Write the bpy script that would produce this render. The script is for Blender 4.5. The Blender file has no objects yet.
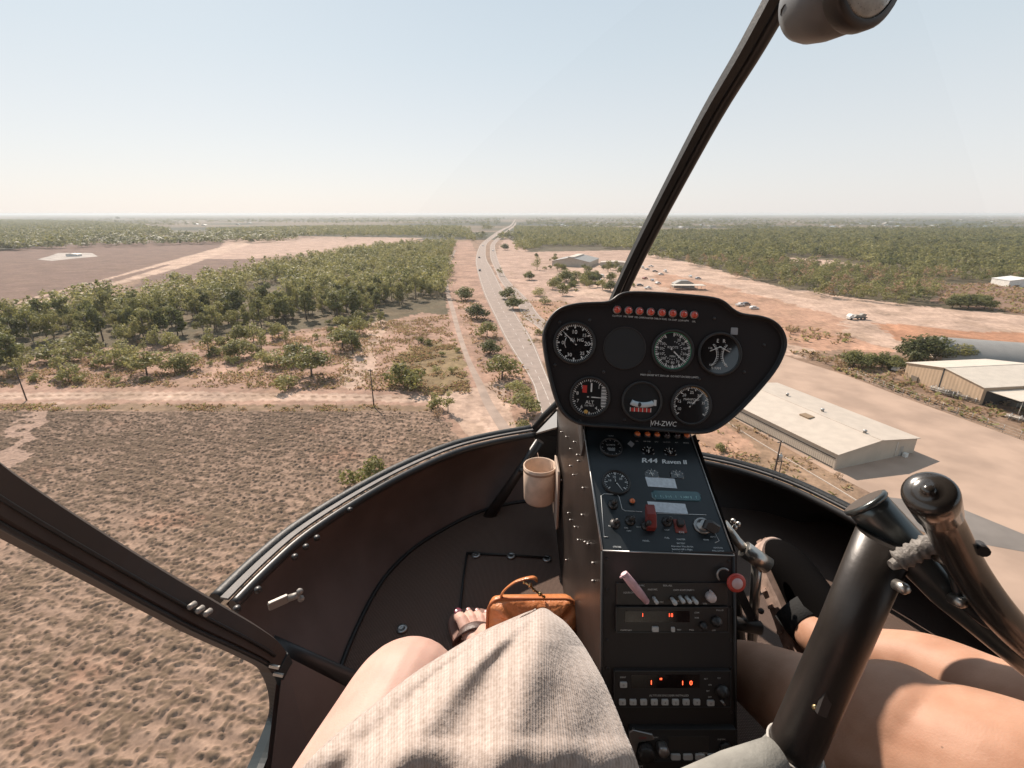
import bpy, math, random
import numpy as np
from mathutils import Vector, Matrix
R = math.radians
random.seed(7)
rng = np.random.default_rng(11)
SC = bpy.context.scene
COL = SC.collection

# ------------------------------------------------------------------ camera, sky, sun, exposure
H = 45.0                       # flying height of the camera above the plain
F = 480.0                      # focal length in pixels of a 1024 wide picture
PITCH = math.atan((384 - 213.5) / F)
cam_d = bpy.data.cameras.new('camera')
cam_d.sensor_width = 36.0
cam_d.lens = 36.0 * F / 1024.0
cam_d.clip_start = 0.02
cam_d.clip_end = 60000
cam = bpy.data.objects.new('camera', cam_d)
COL.objects.link(cam)
cam.location = (0, 0, H)
cam.rotation_euler = (math.pi / 2 - PITCH, 0, 0)
SC.camera = cam

SUN_EL, SUN_AZ = R(41), R(-31)          # azimuth measured from +Y towards +X
world = bpy.data.worlds.new('World')
SC.world = world
world.use_nodes = True
wn = world.node_tree.nodes; wl = world.node_tree.links
bg = wn['Background']
sky = wn.new('ShaderNodeTexSky')
sky.sky_type = 'NISHITA'
sky.sun_disc = False
sky.sun_elevation = SUN_EL
sky.sun_rotation = SUN_AZ
sky.altitude = 50
sky.air_density = 1.0
sky.dust_density = 1.0
sky.ozone_density = 1.0
veil = wn.new('ShaderNodeMix'); veil.data_type = 'RGBA'; veil.inputs['Factor'].default_value = 0.84
hsv = wn.new('ShaderNodeTexCoord'); sep = wn.new('ShaderNodeSeparateXYZ'); wl.new(hsv.outputs['Generated'], sep.inputs[0])
ramp = wn.new('ShaderNodeValToRGB'); wl.new(sep.outputs['Z'], ramp.inputs[0])      # thin high haze: paler low down
ramp.color_ramp.elements[0].position = 0.0; ramp.color_ramp.elements[0].color = (0.86, 0.825, 0.81, 1)
ramp.color_ramp.elements[1].position = 0.55; ramp.color_ramp.elements[1].color = (0.47, 0.585, 0.68, 1)
e_ = ramp.color_ramp.elements.new(0.10); e_.color = (0.79, 0.80, 0.805, 1)
e_ = ramp.color_ramp.elements.new(0.25); e_.color = (0.66, 0.73, 0.77, 1)
sc_ = wn.new('ShaderNodeVectorMath'); sc_.operation = 'SCALE'; sc_.inputs['Scale'].default_value = 10.5
wl.new(ramp.outputs[0], sc_.inputs[0]); wl.new(sc_.outputs[0], veil.inputs['B'])
wl.new(sky.outputs[0], veil.inputs['A']); wl.new(veil.outputs['Result'], bg.inputs[0])
bg.inputs[1].default_value = 0.066
sd = bpy.data.lights.new('sun', 'SUN')
sd.energy = 5.0
sd.angle = R(0.53)
sd.color = (1.0, 0.87, 0.75)
sun = bpy.data.objects.new('sun', sd)
COL.objects.link(sun)
SUNV = Vector((math.sin(SUN_AZ) * math.cos(SUN_EL), math.cos(SUN_AZ) * math.cos(SUN_EL), math.sin(SUN_EL)))
sun.rotation_euler = SUNV.to_track_quat('Z', 'Y').to_euler()
sun.location = (0, 0, 80)
vs = SC.view_settings
vs.view_transform = 'Standard'; vs.look = 'None'; vs.gamma = 1.0; vs.use_curve_mapping = False
vs.exposure = 0.64
SC.cycles.max_bounces = 6
SC.cycles.diffuse_bounces = 3
SC.cycles.volume_bounces = 1
SC.cycles.transparent_max_bounces = 12
SC.cycles.sample_clamp_indirect = 6
SC.cycles.use_denoising = True

# ------------------------------------------------------------------ pixel rays used while measuring the photograph
SP, CP = math.sin(PITCH), math.cos(PITCH)
EYE = Vector((0, 0, H))
VX, VU, VF = Vector((1, 0, 0)), Vector((0, SP, CP)), Vector((0, CP, -SP))
def ray(px, py):
    return VF + VX * ((px - 512) / F) - VU * ((py - 384) / F)
def P(px, py, d):                       # point at depth d
    return EYE + ray(px, py) * d
def G(px, py, z=0.0):                   # point on the plain
    r = ray(px, py)
    return EYE + r * ((z - H) / r.z)
ROLL = 0.05
def Q(px, py, z0):                      # point on a cabin level z0 below the eye (cabin leans slightly right)
    r = ray(px, py)
    t = (z0 + ROLL * 0.22) / (r.z + ROLL * r.x)
    return EYE + r * t

# ------------------------------------------------------------------ materials
MATS = {}
def nt(m):
    m.use_nodes = True
    return m.node_tree.nodes, m.node_tree.links, m.node_tree.nodes['Principled BSDF']
def mat(name, col, rough=0.6, metal=0.0, var=0.0, scale=20.0, bump=0.0, bscale=None, spec=0.5, coat=0.0, emit=0.0, trans=0.0, col2=None, detail=4):
    if name in MATS: return MATS[name]
    m = bpy.data.materials.new(name)
    n, l, b = nt(m)
    b.inputs['Base Color'].default_value = (*col, 1)
    b.inputs['Roughness'].default_value = rough
    b.inputs['Metallic'].default_value = metal
    b.inputs['Specular IOR Level'].default_value = spec
    b.inputs['Coat Weight'].default_value = coat
    b.inputs['Coat Roughness'].default_value = 0.05
    if emit:
        b.inputs['Emission Color'].default_value = (*col, 1)
        b.inputs['Emission Strength'].default_value = emit
    if var or bump or col2:
        tc = n.new('ShaderNodeTexCoord')
        nz = n.new('ShaderNodeTexNoise'); nz.inputs['Scale'].default_value = scale; nz.inputs['Detail'].default_value = detail
        l.new(tc.outputs['Object'], nz.inputs['Vector'])
        if var or col2:
            mx = n.new('ShaderNodeMix'); mx.data_type = 'RGBA'
            c2 = col2 if col2 else tuple(min(1, c * (1 + var)) for c in col)
            c1 = col if col2 else tuple(c * (1 - var) for c in col)
            mx.inputs['A'].default_value = (*c1, 1); mx.inputs['B'].default_value = (*c2, 1)
            cr = n.new('ShaderNodeMapRange'); cr.inputs[1].default_value = 0.35; cr.inputs[2].default_value = 0.65
            l.new(nz.outputs[0], cr.inputs[0]); l.new(cr.outputs[0], mx.inputs['Factor'])
            l.new(mx.outputs['Result'], b.inputs['Base Color'])
        if bump:
            nb = n.new('ShaderNodeTexNoise'); nb.inputs['Scale'].default_value = bscale or scale; nb.inputs['Detail'].default_value = 5
            l.new(tc.outputs['Object'], nb.inputs['Vector'])
            bp = n.new('ShaderNodeBump'); bp.inputs['Strength'].default_value = bump; bp.inputs['Distance'].default_value = 0.5 / (bscale or scale)
            l.new(nb.outputs[0], bp.inputs['Height']); l.new(bp.outputs[0], b.inputs['Normal'])
    MATS[name] = m
    return m

def attr_mat(name, nscale=(0.9, 0.12), amt=0.35, rough=0.95, bump=0.5, bd=0.25):
    """albedo from the mesh's own colour attribute, broken up by noise"""
    m = bpy.data.materials.new(name)
    n, l, b = nt(m)
    b.inputs['Roughness'].default_value = rough
    b.inputs['Specular IOR Level'].default_value = 0.15
    at = n.new('ShaderNodeAttribute'); at.attribute_name = 'Col'
    tc = n.new('ShaderNodeTexCoord')
    last = at.outputs['Color']
    for k, s in enumerate(nscale):
        nz = n.new('ShaderNodeTexNoise'); nz.inputs['Scale'].default_value = s; nz.inputs['Detail'].default_value = 6
        nz.inputs['Roughness'].default_value = 0.65
        l.new(tc.outputs['Object'], nz.inputs['Vector'])
        mr = n.new('ShaderNodeMapRange'); mr.inputs[1].default_value = 0.3; mr.inputs[2].default_value = 0.7
        mr.inputs[3].default_value = .93 * (1 - amt); mr.inputs[4].default_value = .93 * (1 + amt)
        l.new(nz.outputs[0], mr.inputs[0])
        mx = n.new('ShaderNodeVectorMath'); mx.operation = 'SCALE'
        l.new(last, mx.inputs[0]); l.new(mr.outputs[0], mx.inputs['Scale'])
        last = mx.outputs[0]
    l.new(last, b.inputs['Base Color'])
    if bump:
        nb = n.new('ShaderNodeTexNoise'); nb.inputs['Scale'].default_value = 1.6; nb.inputs['Detail'].default_value = 6
        l.new(tc.outputs['Object'], nb.inputs['Vector'])
        bp = n.new('ShaderNodeBump'); bp.inputs['Strength'].default_value = bump; bp.inputs['Distance'].default_value = bd
        l.new(nb.outputs[0], bp.inputs['Height']); l.new(bp.outputs[0], b.inputs['Normal'])
    return m

def leaf_mat(name, c1, c2, c3):
    m = bpy.data.materials.new(name)
    n, l, b = nt(m)
    b.inputs['Roughness'].default_value = 0.55
    b.inputs['Specular IOR Level'].default_value = 0.25
    g = n.new('ShaderNodeNewGeometry'); oi = n.new('ShaderNodeObjectInfo')
    tc = n.new('ShaderNodeTexCoord')
    nz = n.new('ShaderNodeTexNoise'); nz.inputs['Scale'].default_value = 0.07; nz.inputs['Detail'].default_value = 4
    l.new(g.outputs['Position'], nz.inputs['Vector'])
    ad = n.new('ShaderNodeMath'); ad.operation = 'MULTIPLY_ADD'; ad.inputs[1].default_value = 0.4
    l.new(g.outputs['Random Per Island'], ad.inputs[0])
    ad2 = n.new('ShaderNodeMath'); ad2.operation = 'MULTIPLY_ADD'; ad2.inputs[1].default_value = 0.35
    l.new(oi.outputs['Random'], ad2.inputs[0])
    mr = n.new('ShaderNodeMapRange'); mr.inputs[1].default_value = .3; mr.inputs[2].default_value = .7; mr.inputs[4].default_value = .35
    l.new(nz.outputs[0], mr.inputs[0]); l.new(mr.outputs[0], ad2.inputs[2]); l.new(ad2.outputs[0], ad.inputs[2])
    cr = n.new('ShaderNodeValToRGB')
    cr.color_ramp.elements[0].color = (*c1, 1); cr.color_ramp.elements[0].position = 0.15
    cr.color_ramp.elements[1].color = (*c3, 1); cr.color_ramp.elements[1].position = 0.95
    e = cr.color_ramp.elements.new(0.55); e.color = (*c2, 1)
    l.new(ad.outputs[0], cr.inputs[0]); l.new(cr.outputs[0], b.inputs['Base Color'])
    tr = n.new('ShaderNodeBsdfTranslucent'); ms = n.new('ShaderNodeMixShader'); ms.inputs[0].default_value = 0.5
    l.new(cr.outputs[0], tr.inputs[0]); l.new(b.outputs[0], ms.inputs[1]); l.new(tr.outputs[0], ms.inputs[2])
    l.new(ms.outputs[0], n['Material Output'].inputs['Surface'])
    MATS[name] = m
    return m

# ------------------------------------------------------------------ mesh builder
class Frame:
    def __init__(s, o, X, Y, Z=None):
        s.o = Vector(o); s.X = Vector(X).normalized()
        Y = Vector(Y); Y = (Y - s.X * Y.dot(s.X)).normalized(); s.Y = Y
        s.Z = s.X.cross(s.Y)
    def pt(s, u, v, w=0.0): return s.o + s.X * u + s.Y * v + s.Z * w
    def px(s, x, y):                     # pixel of the photograph -> (u, v) on this plane
        r = ray(x, y); t = (s.o - EYE).dot(s.Z) / r.dot(s.Z)
        p = EYE + r * t - s.o
        return p.dot(s.X), p.dot(s.Y)
    def at(s, x, y, w=0.0):
        u, v = s.px(x, y); return Frame(s.pt(u, v, w), s.X, s.Y)
    def rot(s, a):
        return Frame(s.o, s.X * math.cos(a) + s.Y * math.sin(a), s.Y * math.cos(a) - s.X * math.sin(a))
WF = Frame((0, 0, 0), (1, 0, 0), (0, 1, 0))

GS = 1.0                                # unit of the small parts being modelled
class M:
    def __init__(s): s.v = []; s.f = []; s.m = []; s.sm = []
    def add(s, vs_, fs, mi=0, smooth=False):
        b = len(s.v); s.v.extend([tuple(p) for p in vs_])
        for f in fs:
            s.f.append(tuple(i + b for i in f)); s.m.append(mi); s.sm.append(smooth)
    def box(s, fr, u0, u1, v0, v1, w0, w1, mi=0, bev=0.0):
        u0, u1, v0, v1, w0, w1, bev = [q * GS for q in (u0, u1, v0, v1, w0, w1, bev)]
        if bev > 0:
            b = min(bev, (u1 - u0) * .45, (v1 - v0) * .45)
            pts = [(u0 + b, v0), (u1 - b, v0), (u1, v0 + b), (u1, v1 - b), (u1 - b, v1), (u0 + b, v1), (u0, v1 - b), (u0, v0 + b)]
            return s.prism(fr, [(p / GS, q / GS) for p, q in pts], w0 / GS, w1 / GS, mi, bev=b * .6 / GS)
        c = [fr.pt(u, v, w) for w in (w0, w1) for v in (v0, v1) for u in (u0, u1)]
        s.add(c, [(0, 2, 3, 1), (4, 5, 7, 6), (0, 1, 5, 4), (2, 6, 7, 3), (0, 4, 6, 2), (1, 3, 7, 5)], mi)
    def prism(s, fr, pts, w0, w1, mi=0, bev=0.0, smooth=False, back_scale=1.0, cap_mi=None):
        n = len(pts); pts = [(p * GS, q * GS) for p, q in pts]; w0 *= GS; w1 *= GS; bev *= GS
        cx = sum(p[0] for p in pts) / n; cy = sum(p[1] for p in pts) / n
        rings = [(w0, back_scale, 0)]
        if bev: rings += [(w1 - bev, 1.0, 0), (w1, 1.0, bev)]
        else: rings += [(w1, 1.0, 0)]
        V = []
        for w, sc, ins in rings:
            for (x, y) in pts:
                dx, dy = x - cx, y - cy; L = math.hypot(dx, dy) or 1
                k = sc * (1 - ins / L)
                V.append(fr.pt(cx + dx * k, cy + dy * k, w))
        Fc = []
        for r in range(len(rings) - 1):
            for i in range(n):
                j = (i + 1) % n
                Fc.append((r * n + i, r * n + j, (r + 1) * n + j, (r + 1) * n + i))
        s.add(V, Fc, mi, smooth)
        b = len(s.v) - len(V)
        s.f.append(tuple(b + i for i in reversed(range(n)))); s.m.append(mi); s.sm.append(False)
        k = (len(rings) - 1) * n
        s.f.append(tuple(b + k + i for i in range(n))); s.m.append(mi if cap_mi is None else cap_mi); s.sm.append(False)
    def lathe(s, fr, prof, mi=0, n=32, smooth=True, cap=True):
        """prof: list of (radius, w)"""
        V = []
        for r, w in [(p * GS, q * GS) for p, q in prof]:
            for i in range(n):
                a = 2 * math.pi * i / n
                V.append(fr.pt(r * math.cos(a), r * math.sin(a), w))
        Fc = []
        for k in range(len(prof) - 1):
            for i in range(n):
                j = (i + 1) % n
                Fc.append((k * n + i, k * n + j, (k + 1) * n + j, (k + 1) * n + i))
        s.add(V, Fc, mi, smooth)
        if cap:
            b = len(s.v) - len(V); k = (len(prof) - 1) * n
            s.f.append(tuple(b + i for i in reversed(range(n)))); s.m.append(mi); s.sm.append(False)
            s.f.append(tuple(b + k + i for i in range(n))); s.m.append(mi); s.sm.append(False)
    def tube(s, pts, rad, mi=0, n=12, smooth=True, up=None, flat=1.0, square=False):
        pts = [Vector(p) for p in pts]; N = len(pts)
        if not isinstance(rad, list): rad = [rad] * N
        upv = Vector(up) if up else None
        V = []; pu = None
        for i, p in enumerate(pts):
            t = (pts[min(i + 1, N - 1)] - pts[max(i - 1, 0)]).normalized()
            if upv is not None: a = upv
            elif pu is None: a = Vector((0, 0, 1)) if abs(t.z) < .9 else Vector((1, 0, 0))
            else: a = pu
            u = (a - t * a.dot(t)).normalized(); w = t.cross(u); pu = u
            r = rad[i]; ru, rw = (r if isinstance(r, tuple) else (r, r * flat)); ru *= GS; rw *= GS
            for k in range(n):
                g = 2 * math.pi * (k + (.5 if square else 0)) / n
                cx, sx = math.cos(g), math.sin(g)
                if square: cx, sx = [math.copysign(1, q) for q in (cx, sx)]
                V.append(p + u * (ru * cx) + w * (rw * sx))
        Fc = []
        for i in range(N - 1):
            for k in range(n):
                j = (k + 1) % n
                Fc.append((i * n + k, i * n + j, (i + 1) * n + j, (i + 1) * n + k))
        s.add(V, Fc, mi, smooth)
        b = len(s.v) - len(V)
        s.f.append(tuple(b + i for i in reversed(range(n)))); s.m.append(mi); s.sm.append(False)
        s.f.append(tuple(b + (N - 1) * n + i for i in range(n))); s.m.append(mi); s.sm.append(False)
    def ball(s, c, r, mi=0, n=12, sq=(1, 1, 1), fr=None):
        fr = fr or WF; c = Vector(c); V = []; m_ = n // 2; r *= GS
        for i in range(m_ + 1):
            t = math.pi * i / m_
            for k in range(n):
                g = 2 * math.pi * k / n
                V.append(c + fr.X * (r * sq[0] * math.sin(t) * math.cos(g)) + fr.Y * (r * sq[1] * math.sin(t) * math.sin(g)) + fr.Z * (r * sq[2] * math.cos(t)))
        Fc = [(i * n + k, (i + 1) * n + k, (i + 1) * n + (k + 1) % n, i * n + (k + 1) % n) for i in range(m_) for k in range(n)]
        s.add(V, Fc, mi, True)
    def grid(s, fn, nu, nv, mi=0, smooth=True):
        V = [fn(i / (nu - 1), j / (nv - 1)) for j in range(nv) for i in range(nu)]
        Fc = [(j * nu + i, j * nu + i + 1, (j + 1) * nu + i + 1, (j + 1) * nu + i) for j in range(nv - 1) for i in range(nu - 1)]
        s.add(V, Fc, mi, smooth)
    def text(s, fr, txt, size, mi=0, w=0.0004, align='CENTER', sx=1.0, shear=0.0):
        vs_, fs = text_geo(txt)
        if not vs_: return
        x0 = min(p[0] for p in vs_); x1 = max(p[0] for p in vs_)
        y0 = min(p[1] for p in vs_); y1 = max(p[1] for p in vs_)
        k = size
        ox = -(x0 + x1) / 2 if align == 'CENTER' else -x0
        oy = -0.35
        s.add([fr.pt((p[0] + ox) * k * sx + shear * (p[1] + oy) * k, (p[1] + oy) * k, w) for p in vs_], fs, mi)

_TX = {}
def text_geo(t):
    if t in _TX: return _TX[t]
    cu = bpy.data.curves.new('lettering', 'FONT'); cu.body = t; cu.resolution_u = 2
    o = bpy.data.objects.new('lettering', cu); COL.objects.link(o)
    dg = bpy.context.evaluated_depsgraph_get(); dg.update()
    me = bpy.data.meshes.new_from_object(o.evaluated_get(dg))
    r = ([tuple(v.co) for v in me.vertices], [tuple(p.vertices) for p in me.polygons])
    bpy.data.meshes.remove(me); bpy.data.objects.remove(o); bpy.data.curves.remove(cu)
    _TX[t] = r
    return r

def chaikin(pts, k=2, closed=True):
    for _ in range(k):
        out = []; n = len(pts)
        rngi = range(n) if closed else range(n - 1)
        if not closed: out.append(pts[0])
        for i in rngi:
            a, b = pts[i], pts[(i + 1) % n]
            out.append(tuple(.75 * p + .25 * q for p, q in zip(a, b)))
            out.append(tuple(.25 * p + .75 * q for p, q in zip(a, b)))
        if not closed: out.append(pts[-1])
        pts = out
    return pts
def spline(pts, k=6):
    """Catmull-Rom through the given tuples"""
    pts = [tuple(p) for p in pts]; out = []
    for i in range(len(pts) - 1):
        p0 = pts[max(i - 1, 0)]; p1 = pts[i]; p2 = pts[i + 1]; p3 = pts[min(i + 2, len(pts) - 1)]
        for j in range(k):
            t = j / k
            out.append(tuple(.5 * (2 * b + (c - a) * t + (2 * a - 5 * b + 4 * c - d) * t * t + (-a + 3 * b - 3 * c + d) * t ** 3) for a, b, c, d in zip(p0, p1, p2, p3)))
    out.append(pts[-1])
    return out

def mesh_from(m, name, mats, origin=None, smooth_angle=None):
    me = bpy.data.meshes.new(name)
    o = Vector(origin) if origin is not None else Vector((0, 0, 0))
    me.from_pydata([(p[0] - o.x, p[1] - o.y, p[2] - o.z) for p in m.v], [], m.f)
    for mt in (mats if isinstance(mats, (list, tuple)) else [mats]): me.materials.append(mt)
    me.polygons.foreach_set('material_index', m.m)
    me.polygons.foreach_set('use_smooth', m.sm)
    me.update()
    return me
def put(name, m, mats, parent=None, label=None, origin=None):
    """link one mesh object; verts in m are world coordinates (origin of the topmost parent is subtracted)"""
    root = parent
    while root is not None and root.parent is not None: root = root.parent
    og = origin if origin is not None else (root.location if root is not None else Vector((0, 0, 0)))
    if root is not None and root.type == 'MESH' and origin is None: og = root.location
    me = mesh_from(m, name, mats, og) if isinstance(m, M) else m
    o = bpy.data.objects.new(name, me); COL.objects.link(o)
    if parent is not None: o.parent = parent
    elif origin is not None: o.location = origin
    if label: o['label'] = label
    return o
def tag(o, label, cat, group=None):
    o['label'] = label; o['category'] = cat
    if group: o['group'] = group
    return o
def thing(name, label, cat, loc, group=None, rz=0.0):
    o = bpy.data.objects.new(name, None); COL.objects.link(o)
    o.empty_display_size = 0.1
    o.location = loc; o.rotation_euler = (0, 0, rz)
    return tag(o, label, cat, group)
def struct(o, kind='structure'):
    o['kind'] = kind; return o
def dup(root, loc, rz=0.0, sc=1.0, label=None, group=None):
    r = root.copy(); COL.objects.link(r); r.location = loc; r.rotation_euler = (0, 0, rz)
    r.scale = sc if isinstance(sc, (tuple, list)) else (sc, sc, sc)
    if label: r['label'] = label
    if group: r['group'] = group
    for ch in list(root.children):
        c = ch.copy(); COL.objects.link(c); c.parent = r
        for g in list(ch.children):
            d = g.copy(); COL.objects.link(d); d.parent = c
    return r
def np_mesh(name, V, Fq, mats, col=None, smooth=False):
    me = bpy.data.meshes.new(name)
    V = np.asarray(V, dtype=np.float32); Fq = np.asarray(Fq, dtype=np.int32)
    k = Fq.shape[1]
    me.vertices.add(len(V)); me.vertices.foreach_set('co', V.ravel())
    me.loops.add(Fq.size); me.loops.foreach_set('vertex_index', Fq.ravel())
    me.polygons.add(len(Fq)); me.polygons.foreach_set('loop_start', np.arange(0, Fq.size, k, dtype=np.int32))
    me.polygons.foreach_set('loop_total', np.full(len(Fq), k, dtype=np.int32))
    if smooth: me.polygons.foreach_set('use_smooth', np.ones(len(Fq), dtype=bool))
    for mt in (mats if isinstance(mats, (list, tuple)) else [mats]): me.materials.append(mt)
    me.update(calc_edges=True)
    if col is not None:
        a = me.color_attributes.new('Col', 'FLOAT_COLOR', 'POINT')
        c4 = np.ones((len(V), 4), dtype=np.float32); c4[:, :3] = col
        a.data.foreach_set('color', c4.ravel())
    return me

# ------------------------------------------------------------------ numeric noise
def _h(ix, iy, s):
    n = (ix.astype(np.int64) * 374761393 + iy.astype(np.int64) * 668265263 + s * 1442695041) & 0xffffffff
    n = ((n ^ (n >> 13)) * 1274126177) & 0xffffffff
    return ((n ^ (n >> 16)) & 0xffff) / 65535.0
def vnoise(x, y, s=0):
    ix = np.floor(x); iy = np.floor(y); fx = x - ix; fy = y - iy
    fx = fx * fx * (3 - 2 * fx); fy = fy * fy * (3 - 2 * fy)
    a = _h(ix, iy, s); b = _h(ix + 1, iy, s); c = _h(ix, iy + 1, s); d = _h(ix + 1, iy + 1, s)
    return (a * (1 - fx) + b * fx) * (1 - fy) + (c * (1 - fx) + d * fx) * fy
def fbm(x, y, s=0, o=4):
    t = 0; a = 1; tot = 0
    for k in range(o):
        t = t + a * vnoise(x * 2 ** k, y * 2 ** k, s + k * 17); tot += a; a *= .55
    return t / tot
def inpoly(x, y, poly):
    r = np.zeros(x.shape, bool); n = len(poly)
    for i in range(n):
        x0, y0 = poly[i]; x1, y1 = poly[(i + 1) % n]
        c = ((y0 > y) != (y1 > y))
        with np.errstate(divide='ignore', invalid='ignore'):
            xi = (x1 - x0) * (y - y0) / ((y1 - y0) if y1 != y0 else 1e-9) + x0
        r ^= c & (x < xi)
    return r
def GP(pts): return [tuple(G(*p)[:2]) for p in pts]
# ================================================================== THE PLAIN
C_SOIL = (.34, .215, .16); C_DRY = (.25, .165, .115); C_PLAIN = (.165, .105, .082)
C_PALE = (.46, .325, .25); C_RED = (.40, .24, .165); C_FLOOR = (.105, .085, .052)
C_FARW = (.062, .066, .042); C_PINK = (.40, .275, .215); C_RED2 = (.39, .20, .12)
zones = [  # painted back to front: polygon on the plain, colour, how far its edge wanders (m)
    ([(-900, 215.2), (2200, 215.2), (2200, 262), (-900, 262)], (.085, .082, .055), 40),
    # light clearings and fields towards the horizon
    ([(130, 236), (500, 232), (500, 224.5), (250, 223), (140, 227)], C_PINK, 12),
    ([(-700, 252), (0, 251), (100, 239.5), (242, 239), (520, 240), (480, 330), (-700, 420)], C_DRY, 4),
    ([(-700, 275), (0, 250.5), (104, 240), (242, 239.5), (225, 246), (99, 283), (0, 307), (-700, 470)], C_PLAIN, 2),
    ([(225, 241), (242, 237), (300, 236), (425, 238), (380, 246), (250, 259), (200, 259), (215, 252)], C_PINK, 3),
    ([(150, 273), (205, 259), (265, 259), (240, 270), (130, 290)], C_PLAIN, 2),
    ([(-700, 500), (0, 312), (115, 285), (180, 268), (236, 249), (260, 241), (244, 240), (225, 246), (165, 262), (98, 281), (0, 306), (-700, 478)], C_PALE, 1.2),
    ([(-700, 492), (0, 309.3), (112, 283), (170, 265), (168, 264), (98, 282), (0, 308), (-700, 485)], C_PLAIN, .8),
    # left wood floor, scrub
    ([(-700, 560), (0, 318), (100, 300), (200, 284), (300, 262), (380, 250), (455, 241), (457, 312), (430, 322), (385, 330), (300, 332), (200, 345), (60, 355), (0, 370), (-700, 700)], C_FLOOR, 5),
    ([(-700, 700), (0, 368), (60, 350), (200, 342), (300, 330), (385, 322), (418, 312), (450, 315), (500, 440), (-700, 430)], C_SOIL, 3),
    ([(455, 243), (470, 240), (520, 330), (560, 440), (500, 440), (448, 315), (444, 268)], C_SOIL, 1.5),
    ([(395, 355), (440, 340), (462, 352), (470, 393), (425, 396), (400, 380)], (.23, .165, .09), 3),
    ([(340, 385), (350, 350), (378, 318), (395, 322), (372, 350), (380, 372), (350, 392)], C_PALE, 2),
    ([(-700, 412), (0, 393), (200, 392), (490, 397), (520, 440), (470, 440), (440, 402), (0, 399), (-700, 421)], C_PALE, .9),
    ([(-700, 415), (0, 395.6), (200, 394.6), (440, 398.4), (440, 399), (200, 395.3), (0, 396.4), (-700, 416)], C_DRY, .5),
    ([(440, 396), (500, 380), (520, 440), (475, 445), (455, 415)], C_PALE, 1.5),
    ([(-700, 427), (0, 403.5), (430, 405.5), (440, 412), (0, 411), (-700, 440)], (.22, .15, .10), .8),
    ([(42, 402), (58, 402), (28, 440), (-30, 560), (-70, 560), (4, 440)], C_PINK, 2),
    # right of the highway
    ([(505, 236), (530, 250), (640, 248), (660, 262), (760, 330), (760, 420), (700, 440), (540, 360), (500, 290), (492, 262)], C_PINK, 3),
    ([(505, 236), (515, 228), (640, 232), (640, 250), (530, 252)], (.10, .085, .055), 6),
    ([(560, 262), (600, 262), (640, 270), (650, 290), (600, 300), (560, 290)], C_PALE, 3),
    ([(520, 300), (600, 305), (600, 360), (545, 350)], C_RED, 3),
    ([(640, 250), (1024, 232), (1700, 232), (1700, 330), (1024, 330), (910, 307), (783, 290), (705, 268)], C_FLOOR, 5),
    ([(640, 252), (660, 256), (705, 266), (783, 288), (910, 305), (1024, 316), (1600, 350), (1600, 460), (1024, 362), (960, 352), (900, 352), (850, 353), (800, 358), (770, 352), (700, 318), (640, 280)], C_PALE, 3),
    ([(660, 272), (740, 290), (850, 318), (830, 340), (800, 345), (740, 318), (660, 290)], C_RED, 8),
    ([(870, 322), (960, 330), (1024, 333), (1300, 350), (1300, 400), (1024, 345), (960, 345), (900, 340)], C_RED2, 5),
    ([(770, 315), (800, 328), (850, 338), (900, 352), (850, 358), (790, 345)], (.43, .25, .17), 5),
    ([(940, 285), (1024, 282), (1400, 290), (1400, 340), (1024, 316), (935, 303)], (.22, .14, .10), 5),
    ([(788, 257.5), (830, 260), (872, 267), (868, 270), (820, 266), (788, 261)], C_PALE, 2),
    ([(790, 352), (850, 350), (905, 358), (960, 350), (1024, 356), (1400, 420), (1400, 640), (1024, 437), (905, 397), (840, 372)], C_DRY, 2),
    ([(700, 425), (745, 410), (845, 480), (960, 560), (1100, 760), (760, 900), (680, 460)], (.27, .18, .12), 1.5),
    ([(690, 440), (725, 425), (760, 450), (730, 470)], C_RED, 1.5),
    ([(-900, 440), (0, 412), (440, 413), (480, 445), (700, 470), (1100, 800), (1400, 2500), (-900, 2500)], C_SOIL, 1),
]
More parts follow.
